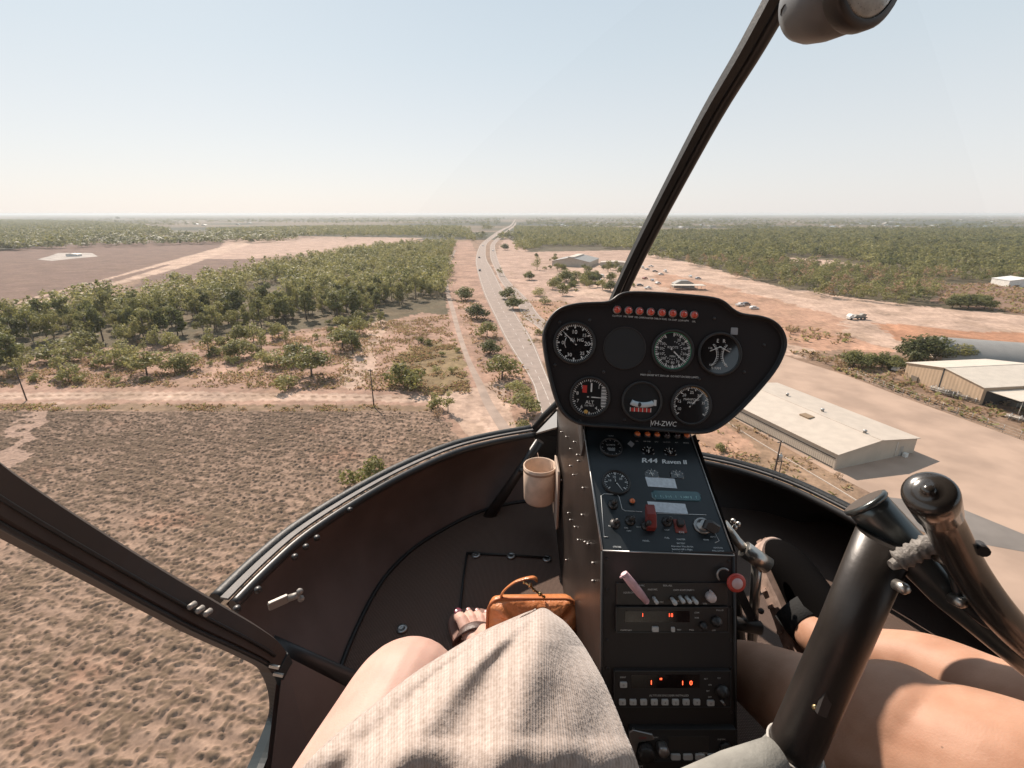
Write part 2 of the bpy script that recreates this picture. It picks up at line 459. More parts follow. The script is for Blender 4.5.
def paint(x, y, base=C_DRY):
    col = np.empty(x.shape + (3,)); col[:] = base
    wx = fbm(x / 14, y / 14, 3, 4) - .5; wy = fbm(x / 14, y / 14, 9, 4) - .5
    fx = fbm(x / 1.6, y / 1.6, 31, 3) - .5; fy = fbm(x / 1.6, y / 1.6, 37, 3) - .5
    for poly, c, am in zones:
        pg = GP(poly)
        ins = inpoly(x + wx * am * 2.4 + fx * min(am, 2) * 1.5, y + wy * am * 2.4 + fy * min(am, 2) * 1.5, pg)
        col[ins] = c
    # dry grass, bare and stained patches with their own shapes
    d = np.hypot(x, y)
    p1 = np.clip((fbm(x / 9, y / 9, 51, 5) - .52) * 9, 0, 1)[..., None] * np.clip(1.2 - d / 900, 0, 1)[..., None]
    col = col * (1 - .35 * p1) + np.array((.17, .115, .07)) * .35 * p1
    p2 = np.clip((fbm(x / 120, y / 45, 71, 5) - .52) * 9, 0, 1)[..., None]
    for s_, (ax_, ay_), w_, g_ in ((201, (70, 26), .006, .20), (211, (45, 60), .005, -.16), (221, (120, 34), .007, .22)):   # wheel tracks and wash lines
        f_ = fbm(x / ax_, y / ay_, s_, 2); ln_ = np.exp(-((f_ - .5) / w_) ** 2) + .7 * np.exp(-((f_ - .53) / w_) ** 2)
        col = col * (1 + g_ * ln_ * np.clip(1.3 - d / 600, 0, 1))[..., None]
    sp_ = np.clip((fbm(x / 2.2, y / 1.6, 231, 3) - .60) * 7, 0, 1)[..., None] * np.clip(1.3 - d / 350, 0, 1)[..., None]
    col = col * (1 - .40 * sp_) + np.array((.16, .11, .07)) * .40 * sp_
    far = np.clip((d - 900) / 700, 0, 1)[..., None]
    wood = np.array(C_FARW)
    p3 = np.clip((fbm(x / 420, y / 260, 81, 5) - .46) * 12, 0, 1)[..., None]
    farcol = wood * (.75 + .5 * p2) * p3 + (1 - p3) * np.array((.16, .125, .085))
    return col * (1 - far) + farcol * far

# one sheet out to the horizon, finer near the eye
nr, na = 760, 760
rr = 18 * np.exp(np.linspace(0, math.log(24000 / 18), nr))
aa = np.concatenate([np.linspace(-60, 60, na - 40), np.linspace(60, 300, 42)[1:-1]]) * math.pi / 180
RR, AA = np.meshgrid(rr, aa, indexing='ij')
X = RR * np.sin(AA); Y = RR * np.cos(AA)
Z = (fbm(X / 30, Y / 30, 5, 3) - .5) * .5 * np.clip((RR - 60) / 200, 0, 1) * 0
V = np.stack([X, Y, Z], -1).reshape(-1, 3)
ii, jj = np.meshgrid(np.arange(nr - 1), np.arange(na), indexing='ij')
j2 = (jj + 1) % na
q = np.stack([ii * na + jj, ii * na + j2, (ii + 1) * na + j2, (ii + 1) * na + jj], -1).reshape(-1, 4)[:, ::-1]
colr = paint(X, Y).reshape(-1, 3)
V = np.vstack([V, [[0, 0, 0]]]); colr = np.vstack([colr, [C_SOIL]])
ground_m = attr_mat('dirt', (0.5, 0.07), .28)
me = np_mesh('ground', V, q, ground_m, colr)
ground = bpy.data.objects.new('ground', me); COL.objects.link(ground); struct(ground)

# the ploughed field below: real clods and tufts
fx0, fx1, fy0, fy1, st = -145, 2, 18, 109, .15
xs = np.arange(fx0, fx1, st); ys = np.arange(fy0, fy1, st)
XX, YY = np.meshgrid(xs, ys, indexing='ij')
wob = fbm(XX / 12, YY / 12, 2, 3) * 6
n1 = vnoise(XX / .56 + wob * .2, YY / .44 + wob * .2, 101); n2 = vnoise(XX / .30, YY / .28, 103); n3 = fbm(XX / 9, YY / 9, 107, 3)
cl = np.clip((n1 * .58 + n2 * .42 - .36 + (n3 - .5) * .35) * 3.0, 0, 1)
cl = cl * cl * (3 - 2 * cl)
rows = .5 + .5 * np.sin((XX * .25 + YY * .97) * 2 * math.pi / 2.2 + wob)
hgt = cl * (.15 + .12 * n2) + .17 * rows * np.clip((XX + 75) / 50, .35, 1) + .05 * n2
e1, e2 = G(438, 412), G(476, 446)
side = ((e2.x - e1.x) * (YY - e1.y) - (e2.y - e1.y) * (XX - e1.x)) / (e2 - e1).length
edge = np.clip(np.minimum.reduce([XX - fx0, fx1 - XX, YY - fy0, 106.8 + .12 * wob - YY, -side + (fbm(XX / 3, YY / 3, 66, 3) - .5) * 5]) / 1.5, -1, 1)
fw = (fbm(XX / 4, YY / 4, 88, 3) - .5) * 7
inF = ~inpoly(XX + fw, YY + fw, GP([(42, 402), (58, 402), (28, 440), (-30, 560), (-60, 560), (4, 440)]))
hgt = hgt * np.clip(edge, 0, 1) * np.where(inF, 1, .45)
Zf = .02 + hgt; Zf[edge < 0] = -.3
tuft = np.array((.165, .114, .078)); soil = np.array((.275, .187, .137)); red = np.array((.29, .178, .125))
k = np.clip(cl * 1.25 - .1, 0, 1)[..., None]
rp = np.clip((fbm(XX / 11, YY / 7, 141, 4) - .62) * 6, 0, 1)[..., None]
far_ = np.clip((YY - 60) / 30, 0, 1)[..., None] * np.clip((-20 - XX) / 30, 0, 1)[..., None]
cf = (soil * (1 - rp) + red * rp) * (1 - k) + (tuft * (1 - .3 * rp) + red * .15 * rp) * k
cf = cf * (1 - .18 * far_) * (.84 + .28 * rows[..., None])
pale = ~inF
cf[pale] = cf[pale] * .35 + np.array(C_PINK) * .65
nx, ny = XX.shape
a, b = np.meshgrid(np.arange(nx - 1), np.arange(ny - 1), indexing='ij')
q = np.stack([a * ny + b, (a + 1) * ny + b, (a + 1) * ny + b + 1, a * ny + b + 1], -1).reshape(-1, 4)
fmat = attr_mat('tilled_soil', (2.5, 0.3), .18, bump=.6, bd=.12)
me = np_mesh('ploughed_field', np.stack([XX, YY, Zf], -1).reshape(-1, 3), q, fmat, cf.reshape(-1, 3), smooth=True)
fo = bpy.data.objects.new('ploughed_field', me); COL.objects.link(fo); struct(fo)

# ------------------------------------------------------------------ roads
def ribbon(name, L, Rr, z, mt, k=5, zz=None):
    L = spline(L, k); Rr = spline(Rr, k)
    m = M(); V = []
    for a_, b_ in zip(L, Rr):
        ga, gb = G(*a_), G(*b_)
        for t in (0, .33, .67, 1):
            g = ga.lerp(gb, t); V.append((g.x, g.y, z))
    Fc = [(i * 4 + j, i * 4 + j + 1, i * 4 + 5 + j, i * 4 + 4 + j) for i in range(len(L) - 1) for j in range(3)]
    m.add(V, Fc)
    o = put(name, m, mt); return struct(o), L, Rr
asph = mat('aged_asphalt', (.265, .21, .178), .85, var=.10, scale=.35, bump=.15, bscale=8, spec=.2)
asph2 = mat('worn_asphalt', (.30, .228, .185), .9, var=.14, scale=.25, bump=.2, bscale=6, spec=.2)
HL = [(548, 440), (537, 400), (530.8, 380), (506.3, 340.7), (494.8, 317), (484, 294), (477, 270.5), (475.7, 258.6), (479, 247), (483, 242), (491.5, 235.5), (500, 230), (509, 226), (513, 222), (515, 219)]
HR = [(580, 440), (560, 400), (549, 380), (533, 340.7), (518, 317), (505, 294), (493, 270.5), (486.5, 258.6), (486, 247), (488.5, 242), (497, 235.5), (504, 230), (511.3, 226), (514.3, 222), (515.8, 219)]
_, hl, hr = ribbon('highway', HL, HR, .05, asph)
EL = [(600, 400), (560, 350), (537, 327), (524, 317), (514.5, 300), (500.5, 281), (495.5, 270), (490.5, 258.6), (490.2, 247), (492.5, 242), (500, 235.5), (507, 230), (513, 226), (515, 222.5)]
ER = [(625, 400), (585, 350), (556, 327), (541, 317), (528, 300), (509, 281), (502.5, 270), (497.5, 258.6), (495, 247), (497, 242), (504.5, 235.5), (510, 230), (515, 226), (516.4, 222.5)]
_, el, er = ribbon('highway', EL, ER, .05, asph)
SL = [(507, 446), (499, 430), (484, 405), (476, 385), (465.5, 360), (457, 335), (450.5, 310), (445, 290), (444, 272), (448, 262), (454, 250)]
SR = [(525, 446), (512, 430), (494, 405), (484, 385), (471, 360), (462, 335), (455, 310), (449, 290), (447.3, 272), (451, 262), (456.3, 250)]
ribbon('path', SL, SR, .045, asph2)
# painted lines
wp = mat('road_paint', (.48, .43, .38), .7, var=.25, scale=.8)
mk = M()
def lane(L, Rr, t, w, dash=None):
    pts = []
    for a_, b_ in zip(L, Rr):
        ga, gb = G(*a_), G(*b_); pts.append(ga.lerp(gb, t))
    acc = 0
    for i in range(len(pts) - 1):
        a_, b_ = pts[i], pts[i + 1]; d = (b_ - a_); Ls = d.length
        if Ls < 1e-6: continue
        n_ = Vector((-d.y, d.x, 0)).normalized() * w / 2; s = 0
        while s < Ls:
            if dash: e = min(Ls, s + dash)
            else: e = Ls
            p, q_ = a_ + d * (s / Ls), a_ + d * (e / Ls)
            mk.add([(p + n_).to_tuple()[:2] + (.056,), (p - n_).to_tuple()[:2] + (.056,), (q_ - n_).to_tuple()[:2] + (.056,), (q_ + n_).to_tuple()[:2] + (.056,)], [(0, 1, 2, 3)])
            s = e + (dash * 2 if dash else 0)
for L, Rr in ((hl, hr), (el, er)):
    lane(L, Rr, .07, .14); lane(L, Rr, .93, .14); lane(L, Rr, .5, .13, 3.0)
struct(put('road_markings', mk, wp))
# paved yard on the right
def sheet(name, pts, z, mt):
    m = M(); g = GP(pts); m.add([(x, y, z) for x, y in g], [tuple(range(len(g)))])
    return struct(put(name, m, mt))
conc = mat('old_concrete', (.35, .25, .19), .9, var=.14, scale=.12, bump=.1, bscale=5, spec=.2)
sheet('concrete_yard', [(775, 352), (800, 361), (845, 375), (905, 398), (1024, 441), (1150, 490), (1500, 640), (1500, 1000), (1150, 860), (1010, 600), (960, 545), (880, 498), (833, 474), (735, 419), (690, 400)], .03, conc)
dk = mat('dark_asphalt', (.17, .15, .135), .85, var=.12, scale=.2, spec=.2)
sheet('access_road', [(885, 497), (952, 505), (1030, 537), (1300, 640), (1300, 690), (1024, 552), (930, 535), (900, 522)], .05, dk)
kerb = M()
kp = spline([(720, 418), (760, 443), (800, 467), (850, 497), (900, 530), (980, 590), (1060, 660)], 4)
kerb.tube([G(*p) + Vector((0, 0, .06)) for p in kp], (.10, .10), n=4, square=True, smooth=False)
struct(put('kerb', kerb, mat('kerb_concrete', (.42, .35, .29), .85, var=.1, scale=2)))
# pale landing pad on the airfield and tracks
sheet('landing_pad', [(37, 259.5), (50, 256), (58, 253), (92, 253), (98, 256.5), (75, 258.5), (52, 261)], .05, mat('pad', (.20, .165, .14), .8, var=.3, scale=.08))

# ================================================================== TREES
bark = mat('bark', (.22, .18, .145), .9, var=.35, scale=3)
bark_d = mat('dark_bark', (.09, .065, .05), .9, var=.3, scale=3)
L_EUC = leaf_mat('gum_leaves', (.10, .10, .036), (.215, .205, .07), (.34, .30, .12))
L_DRY = leaf_mat('pale_leaves', (.15, .145, .055), (.27, .255, .095), (.38, .34, .15))
L_DARK = leaf_mat('dark_leaves', (.070, .078, .03), (.150, .155, .055), (.25, .24, .09))
L_GRASS = leaf_mat('dry_grass', (.24, .15, .085), (.36, .24, .14), (.46, .33, .21))

def leaf_cloud(n, clumps, size, r, flat=.5):
    """n leaf sprays spread through the clumps' volume; returns (n*4,3) verts"""
    w = np.array([c[3] * c[4] * c[3] for c in clumps]); w = w / w.sum()
    ci = r.choice(len(clumps), n, p=w)
    C = np.array([c[:3] for c in clumps])[ci]; S = np.array([(c[3], c[3], c[4]) for c in clumps])[ci]
    d = r.normal(size=(n, 3)); d /= np.linalg.norm(d, axis=1)[:, None]
    rad = r.uniform(.35, 1.05, n) ** .6
    p = C + d * S * rad[:, None]
    nn = d * .8 + r.normal(size=(n, 3)) * .6; nn[:, 2] += flat; nn /= np.linalg.norm(nn, axis=1)[:, None]
    t = np.cross(nn, r.normal(size=(n, 3))); t /= np.linalg.norm(t, axis=1)[:, None]
    b_ = np.cross(nn, t)
    s = size * r.uniform(.55, 1.25, n)[:, None]
    asp = r.uniform(.45, .9, n)[:, None]
    q4 = np.stack([p - t * s, p - b_ * s * asp + nn * s * .15, p + t * s, p + b_ * s * asp - nn * s * .15], 1)
    return q4.reshape(-1, 3)
def quads(n): return np.arange(n * 4, dtype=np.int32).reshape(-1, 4)

def clumps_for(kind, r, h):
    c = []
    if kind == 'gum':          # tall, open, uneven
        n = r.integers(6, 10)
        for i in range(n):
            z = h * (.30 + .6 * (i + .5) / n); a = r.uniform(0, 6.28); d = h * r.uniform(.06, .24) * (1.2 - .5 * i / n)
            s = h * r.uniform(.11, .19) * (1.15 - .35 * i / n)
            c.append((d * math.cos(a), d * math.sin(a), z, s, s * r.uniform(.6, .95)))
    elif kind == 'round':
        n = r.integers(6, 9)
        for i in range(n):
            a = 6.28 * i / n + r.uniform(0, .5); d = h * r.uniform(.16, .36); z = h * r.uniform(.30, .66)
            s = h * r.uniform(.20, .28); c.append((d * math.cos(a), d * math.sin(a), z, s, s * .75))
        c.append((0, 0, h * .74, h * .24, h * .20))
    else:                      # shrub, foliage to the ground
        n = r.integers(5, 9)
        for i in range(n):
            a = r.uniform(0, 6.28); d = h * r.uniform(.05, .55); z = h * r.uniform(.28, .62)
            s = h * r.uniform(.20, .34); c.append((d * math.cos(a), d * math.sin(a), z, s, s * .85))
    return c
def tree_proto(kind, h, n, leaf, size, seed, lm, bm):
    r = np.random.default_rng(seed); random.seed(seed)
    cl_ = clumps_for(kind, r, h)
    m = M()
    if kind == 'shrub':
        for c in cl_[:5]:
            m.tube([(0, 0, -.1), (c[0] * .4, c[1] * .4, c[2] * .5), (c[0] * .8, c[1] * .8, c[2])], [.05, .035, .015], n=5)
    else:
        th = .020 * h
        lean = Vector((r.uniform(-.04, .04) * h, r.uniform(-.04, .04) * h, 0))
        pts = [Vector((0, 0, -.15)), Vector((0, 0, h * .2)) + lean * .3, Vector((0, 0, h * .42)) + lean * .7, Vector((0, 0, h * .78)) + lean]
        m.tube(pts, [th * 1.2, th, th * .75, th * .2], n=7)
        for c in cl_:
            z0 = min(c[2] * .75, h * .6); b0 = Vector((0, 0, z0)) + lean * (z0 / h)
            c_ = Vector(c[:3]); m.tube([b0, b0.lerp(c_, .55) + Vector((0, 0, .1)), c_], [th * .5, th * .33, th * .1], n=5)
    V = leaf_cloud(n, cl_, size, r)
    V[:, 2] = np.maximum(V[:, 2], .02)
    tm = mesh_from(m, kind + '_trunk', bm)
    cm = np_mesh(kind + '_crown', V, quads(n), lm)
    return tm, cm
PROTO = {
    'gum': [tree_proto('gum', 10, 900, 'g', .31, s, L_EUC, bark) for s in (1, 2, 3, 4, 5, 6)],
    'darkgum': [tree_proto('gum', 10, 1000, 'g', .36, s, L_DARK, bark_d) for s in (11, 12, 13)],
    'palegum': [tree_proto('gum', 9, 420, 'g', .34, s, L_DRY, bark) for s in (21, 22)],
    'round': [tree_proto('round', 7, 1500, 'r', .30, s, L_DARK, bark_d) for s in (31, 32, 33)],
    'olive': [tree_proto('round', 7, 1000, 'r', .30, s, L_EUC, bark_d) for s in (41, 42)],
    'pale': [tree_proto('round', 6, 700, 'r', .28, s, L_DRY, bark) for s in (51, 52)],
    'shrub': [tree_proto('shrub', 3, 420, 's', .2, s, L_DRY, bark_d) for s in (61, 62, 63)],
    'greenshrub': [tree_proto('shrub', 3, 520, 's', .2, s, L_EUC, bark_d) for s in (71, 72)],
    'deadshrub': [tree_proto('shrub', 3, 190, 's', .17, s, L_GRASS, bark_d) for s in (81, 82)],
}
NOMH = {'gum': 10, 'darkgum': 10, 'palegum': 9, 'round': 7, 'olive': 7, 'pale': 6, 'shrub': 3, 'greenshrub': 3, 'deadshrub': 3}
_first = {}
def plant(kind, x, y, h, label, cat='tree', group=None, name=None, wide=1.0):
    i = random.randrange(len(PROTO[kind])); key = (kind, i, name)
    s = h / NOMH[kind]; sc = (s * wide, s * wide, s)
    if key not in _first:
        nm = name or {'shrub': 'shrub', 'greenshrub': 'shrub', 'deadshrub': 'shrub'}.get(kind, 'gum_tree' if 'gum' in kind else 'tree')
        t = thing(nm, label, cat, (x, y, 0), group, random.uniform(0, 6.28)); t.scale = sc
        tm, cm = PROTO[kind][i]
        for n_, me_ in (('trunk', tm), ('crown', cm)):
            o = bpy.data.objects.new(n_ if cat == 'tree' else {'trunk': 'stem', 'crown': 'foliage'}[n_], me_); COL.objects.link(o); o.parent = t
        _first[key] = t
        return t
    t = dup(_first[key], (x, y, 0), random.uniform(0, 6.28), sc, label, group)
    if not group and 'group' in t: del t['group']
    return t

hand = [  # kind, pixel of its foot, height m, label, width factor
    ('round', 465, 300, 8.0, 'dense dark tree between footpath and highway, first after the bare verge'),
    ('round', 477, 319, 8.0, 'dense dark tree between footpath and highway, second along the row'),
    ('olive', 487, 337, 6.6, 'olive tree with light trunk between footpath and highway, third along the row'),
    ('round', 490, 354, 5.6, 'broad low dark green tree between footpath and highway'),
    ('olive', 502, 379, 8.0, 'tall loose tree beside the footpath standing on a thin bent trunk'),
    ('pale', 527, 414, 6.2, 'pale leafy tree on the verge just beyond the windscreen rim'),
    ('pale', 519, 398, 5.4, 'pale tree behind the one nearest the windscreen rim'),
    ('greenshrub', 522, 432, 3.4, 'green roadside bush half hidden by the windscreen rim'),
    ('round', 513, 309, 7.2, 'near dark tree on the highway median'),
    ('round', 508, 299, 7.2, 'dark tree on the highway median behind the near one'),
    ('round', 505, 250, 9.0, 'dark tree on the median beyond the highway bend'),
    ('palegum', 500, 276, 7.0, 'thin palm-like tree on the median by the bend'),
    ('round', 529, 280, 7.0, 'round dark tree on the bare ground east of the highway'),
    ('palegum', 537, 270, 12.0, 'tall thin tree left of the grey roofed building'),
    ('pale', 538, 296, 6.0, 'pale leaning tree east of the highway with long shadow'),
    ('pale', 545, 304, 4.5, 'small pale tree east of the highway with long shadow'),
    ('round', 566, 282, 9.5, 'large dark tree in front of the grey roofed building'),
    ('olive', 575, 281, 8.0, 'olive tree right beside the large dark one at the depot'),
    ('round', 588, 283, 9.0, 'broad dark tree beside the white parked vehicles'),
    ('round', 595, 282, 8.5, 'broad dark tree nearest the white parked vehicles'),
    ('gum', 608, 272, 10, 'tall gum tree behind the vehicle yard fence'),
    ('gum', 616, 271, 9, 'gum tree against the windscreen bow at the yard'),
    ('pale', 557, 283, 6, 'pale tree at the yard gate'),
    ('greenshrub', 540, 335, 3, 'low bush peeking out left of the instrument panel'),
    ('greenshrub', 406, 388, 8.6, 'round bright green tree alone on the pale track'),
    ('greenshrub', 421, 343, 3.2, 'low green bush pair member, left, on the pale scrub'),
    ('greenshrub', 428, 345, 2.8, 'low green bush pair member, right, on the pale scrub'),
    ('darkgum', 353, 354, 9.0, 'dark tree with broken branches at its foot in the scrub'),
    ('olive', 343, 349, 8.0, 'olive tree left of the dark tree in the scrub'),
    ('greenshrub', 287, 390, 5.4, 'bright green bush by the dirt track in the scrub'),
    ('olive', 312, 377, 9.0, 'olive rounded tree right behind the bright green bush'),
    ('olive', 298, 362, 7.0, 'olive tree behind the scrub pair near the track'),
    ('pale', 277, 366, 6.0, 'grey green tree at the left of the scrub group'),
    ('palegum', 262, 350, 8.0, 'light green slender tree before the left wood'),
    ('olive', 238, 358, 7.0, 'spreading olive tree with thin trunk in the scrub'),
    ('palegum', 209, 353, 9.0, 'grey leafless looking tree before the left wood'),
    ('olive', 186, 370, 6.0, 'slim green tree with black shade in the scrub'),
    ('olive', 147, 375, 8.0, 'wide olive tree with spreading limbs above the dirt track'),
    ('greenshrub', 146, 382, 2.2, 'small bright shrub right of the wide olive tree'),
    ('shrub', 116, 383, 2.2, 'small yellow shrub beside the dirt track'),
    ('shrub', 78, 383, 3.4, 'rounded yellow green bush by the left end of the track'),
    ('pale', 52, 361, 8.5, 'yellow green tree with dense head at the left'),
    ('darkgum', 16, 372, 13.0, 'big dark tree at the left end of the scrub'),
    ('pale', 70, 362, 6.0, 'yellow green tree right of the dense headed one'),
    ('shrub', 32, 382, 3.0, 'pale bush under the big dark tree'),
    ('pale', 105, 366, 6.0, 'thin grey tree in the middle of the left scrub'),
    ('olive', 85, 350, 7.5, 'yellowish tree at the front of the left wood'),
    ('shrub', 432, 409, 4.4, 'yellow green shrub where track and footpath meet'),
    ('palegum', 448, 413, 5.5, 'slender leaning tree where track and footpath meet'),
    ('deadshrub', 437, 417, 3.0, 'grey dry shrub at the corner of the ploughed field'),
    ('greenshrub', 365, 482, 5.4, 'lone feathery green shrub inside the ploughed field'),
    ('shrub', 441, 356, 2.4, 'yellow shrub on the dry grass patch, upper left'),
    ('shrub', 452, 372, 2.6, 'yellow shrub on the dry grass patch, lower middle'),
    ('shrub', 436, 372, 2.4, 'yellow shrub on the dry grass patch, lower left'),
    ('shrub', 458, 352, 2.2, 'yellow shrub on the dry grass patch, beside the footpath'),
    # right side
    ('round', 921, 361, 9.5, 'largest dark tree behind the beige shed'),
    ('round', 935, 359, 8.5, 'dark tree touching the beige shed roof'),
    ('round', 912, 362, 7.5, 'dark tree left of the largest one by the beige shed'),
    ('olive', 962, 362, 6.5, 'bright green bushy tree behind the beige shed roof'),
    ('olive', 951, 361, 6.0, 'small bright green tree next to the dark ones'),
    ('round', 853, 367, 6.0, 'dark bushy tree at the left of the hedge by the yard'),
    ('round', 868, 367, 5.0, 'second dark bushy tree in the hedge by the yard'),
    ('round', 882, 367, 5.4, 'third dark bushy tree in the hedge by the yard'),
    ('round', 894, 370, 5.0, 'fourth dark bushy tree in the hedge by the yard'),
    ('deadshrub', 838, 368, 3.4, 'brown dry bush left of the hedge by the yard'),
    ('deadshrub', 826, 364, 3.0, 'brown dry bush at the tip of the yard'),
    ('deadshrub', 812, 360, 2.4, 'small dry bush closest to the instrument panel'),
    ('deadshrub', 905, 377, 3.2, 'dry bush against the beige shed wall'),
    ('deadshrub', 893, 379, 2.6, 'dry bush in the orange grass by the shed'),
    ('round', 952, 308, 7, 'dense bush in the brown clearing, left one'),
    ('round', 968, 309, 8, 'dense bush in the brown clearing, middle one'),
    ('round', 984, 309, 7.5, 'dense bush in the brown clearing, right one'),
    ('olive', 960, 307, 7.5, 'olive bush filling the brown clearing clump'),
    ('olive', 976, 307, 7.5, 'olive bush between the middle and right clearing bushes'),
    ('deadshrub', 790, 334, 3.4, 'dark dry bush on the red earth beside the instrument panel'),
    ('deadshrub', 803, 336, 2.6, 'dry bush on the red earth, second one'),
    ('deadshrub', 815, 338, 2.6, 'dry bush on the red earth, furthest from the panel'),
    ('shrub', 722, 452, 2.0, 'low pale shrub on the verge below the long shed'),
    ('deadshrub', 738, 432, 1.5, 'dry tuft bush beside the long shed wall'),
    ('deadshrub', 838, 478, 1.6, 'orange dry bush at the corner of the long shed'),
    ('round', 118, 219.3, 24, 'lone dark tree standing up on the left horizon'),
    ('round', 8, 249, 13, 'dark round tree at the edge of the far left wood'),
    ('round', 262 * .95, 238, 6, 'small dark tree before the distant tree row'),
]
for row in hand:
    kind, px_, py_, h_, lab = row
    g = G(px_, py_)
    plant(kind, g.x, g.y, h_, lab, 'shrub' if 'shrub' in kind else 'tree', wide=1.4 if kind in ('round', 'olive', 'pale') else 1.05)

r9 = np.random.default_rng(9)
for k_ in range(46):
    px_ = r9.uniform(518, 636); py_ = r9.uniform(251, 300) if px_ < 560 else r9.uniform(268, 292)
    if px_ < 512 + (py_ - 250) * .75 + 8: px_ += 30
    g = G(px_, py_); kd = ['round', 'olive', 'pale', 'shrub'][int(r9.integers(0, 4))]
    plant(kd, g.x, g.y, float(r9.uniform(4, 8.5)) * (.5 if kd == 'shrub' else 1), {'round': 'dark rounded tree on the open ground east of the highway', 'olive': 'olive tree on the open ground east of the highway', 'pale': 'pale tree on the open ground east of the highway', 'shrub': 'yellow green shrub on the open ground east of the highway'}[kd], 'shrub' if kd == 'shrub' else 'tree', kd + ' plants scattered east of the highway')
def scatter(poly_px, spacing, r, prob=None):
    pg = GP(poly_px); xs_ = [p[0] for p in pg]; ys_ = [p[1] for p in pg]
    gx, gy = np.meshgrid(np.arange(min(xs_), max(xs_), spacing), np.arange(min(ys_), max(ys_), spacing))
    gx = gx + r.uniform(-.5, .5, gx.shape) * spacing * .95; gy = gy + r.uniform(-.5, .5, gy.shape) * spacing * .95
    ok = inpoly(gx, gy, pg)
    if prob is not None: ok &= (r.random(gx.shape) < prob)
    return gx[ok], gy[ok]
r5 = np.random.default_rng(5)
woodL = [(-260, 420), (0, 352), (60, 340), (150, 345), (190, 334), (226, 334), (317, 323), (382, 318), (388, 302), (416, 311), (445, 313), (452, 250), (455, 243), (380, 250), (300, 262), (200, 285), (100, 300), (0, 320), (-260, 395)]
wx_, wy_ = scatter(woodL, 6.3, r5)
gap = fbm(wx_ / 22, wy_ / 22, 301, 3)
keep = gap > .41
wx_, wy_ = wx_[keep], wy_[keep]
order = np.argsort(np.hypot(wx_, wy_))
inview = [i for i in order if abs(math.atan2(wx_[i], wy_[i])) < R(50)]
indiv = inview[:215]
for i in indiv:
    x, y = float(wx_[i]), float(wy_[i])
    u = r5.random(); kd = 'gum' if u < .55 else ('darkgum' if u < .85 else 'palegum')
    plant(kd, x, y, float(6.5 + 8.5 * r5.random() ** 1.3), {'gum': 'olive green gum tree standing in the left wood', 'darkgum': 'dark green gum tree standing in the left wood', 'palegum': 'pale yellowish gum tree standing in the left wood'}[kd], 'tree', {'gum': 'olive gum trees of the left wood', 'darkgum': 'dark gum trees of the left wood', 'palegum': 'pale gum trees of the left wood'}[kd], wide=float(r5.uniform(.75, 1.05)))
print('wood L', len(wx_))
sx_, sy_ = scatter([(-60, 400), (0, 386), (120, 380), (250, 372), (330, 350), (384, 330), (380, 318), (230, 334), (190, 336), (60, 345), (-60, 362)], 6.2, r5, .62)
for x, y in list(zip(sx_, sy_))[:110]:
    u = r5.random(); kd = 'palegum' if u < .2 else ('pale' if u < .36 else ('olive' if u < .46 else ('greenshrub' if u < .66 else ('shrub' if u < .86 else 'deadshrub'))))
    tr_ = kd in ('pale', 'olive', 'palegum')
    plant(kd, float(x), float(y), float(r5.uniform(3.0, 8.5) if tr_ else r5.uniform(1.3, 4.2)), {'palegum': 'slender pale tree in the scrub before the left wood', 'greenshrub': 'green shrub in the scrub before the left wood', 'pale': 'young yellow green tree in the scrub before the left wood', 'olive': 'young olive tree in the scrub before the left wood', 'shrub': 'low yellow green shrub in the scrub before the left wood', 'deadshrub': 'dry brown shrub in the scrub before the left wood'}[kd], 'tree' if tr_ else 'shrub', 'young ' + kd + ' growth of the left scrub')
# --- far woods: too many to count
TPL = []
for s in range(8):
    r = np.random.default_rng(500 + s)
    TPL.append(leaf_cloud(64, clumps_for('gum' if s % 3 else 'round', r, 1.0), .085, r))
TPN = []
for s in range(6):
    r = np.random.default_rng(600 + s)
    TPN.append(leaf_cloud(170, clumps_for('gum' if s % 3 else 'round', r, 1.0), .048, r))
def wood(name, x, y, h, label, mats_, tpl, group=None, trunks=False):
    r = np.random.default_rng(len(x)); Vs = []; 
    n = len(x); ti = r.integers(0, len(tpl), n); ang = r.uniform(0, 6.28, n); hh = h
    mi = []
    for t in range(len(tpl)):
        k = np.where(ti == t)[0]
        if not len(k): continue
        T = tpl[t]; c, s_ = np.cos(ang[k])[:, None], np.sin(ang[k])[:, None]
        w_ = hh[k][:, None] * r.uniform(.9, 1.5, len(k))[:, None]
        px_ = (T[None, :, 0] * c - T[None, :, 1] * s_) * w_ + x[k][:, None]
        py_ = (T[None, :, 0] * s_ + T[None, :, 1] * c) * w_ + y[k][:, None]
        pz_ = T[None, :, 2] * hh[k][:, None]
        Vs.append(np.stack([px_, py_, pz_], -1).reshape(-1, 3)); mi.append(np.repeat(r.integers(0, len(mats_), len(k)), T.shape[0] // 4))
    V_ = np.vstack(Vs); me_ = np_mesh(name, V_, quads(len(V_) // 4), mats_)
    me_.polygons.foreach_set('material_index', np.concatenate(mi).astype(np.int32))
    o = bpy.data.objects.new(name, me_); COL.objects.link(o); struct(o, 'stuff')
    tag(o, label, 'woodland')
    return o
rest = np.array([i for i in range(len(wx_)) if i not in set(indiv)])
wood('woodland', wx_[rest], wy_[rest], 5.5 + 8.5 * r5.random(len(rest)) ** 1.2, 'deeper part of the left wood of gum trees between airfield and highway', [L_EUC, L_DARK, L_EUC, L_DRY], TPN)
woodR = [(640, 250), (647, 257), (705, 269), (741, 281), (783, 291), (832, 299), (910, 308), (936, 302), (940, 284), (1024, 283), (1500, 300), (1500, 233), (1024, 231), (800, 231), (640, 234)]
x, y = scatter(woodR, 7.0, r5)
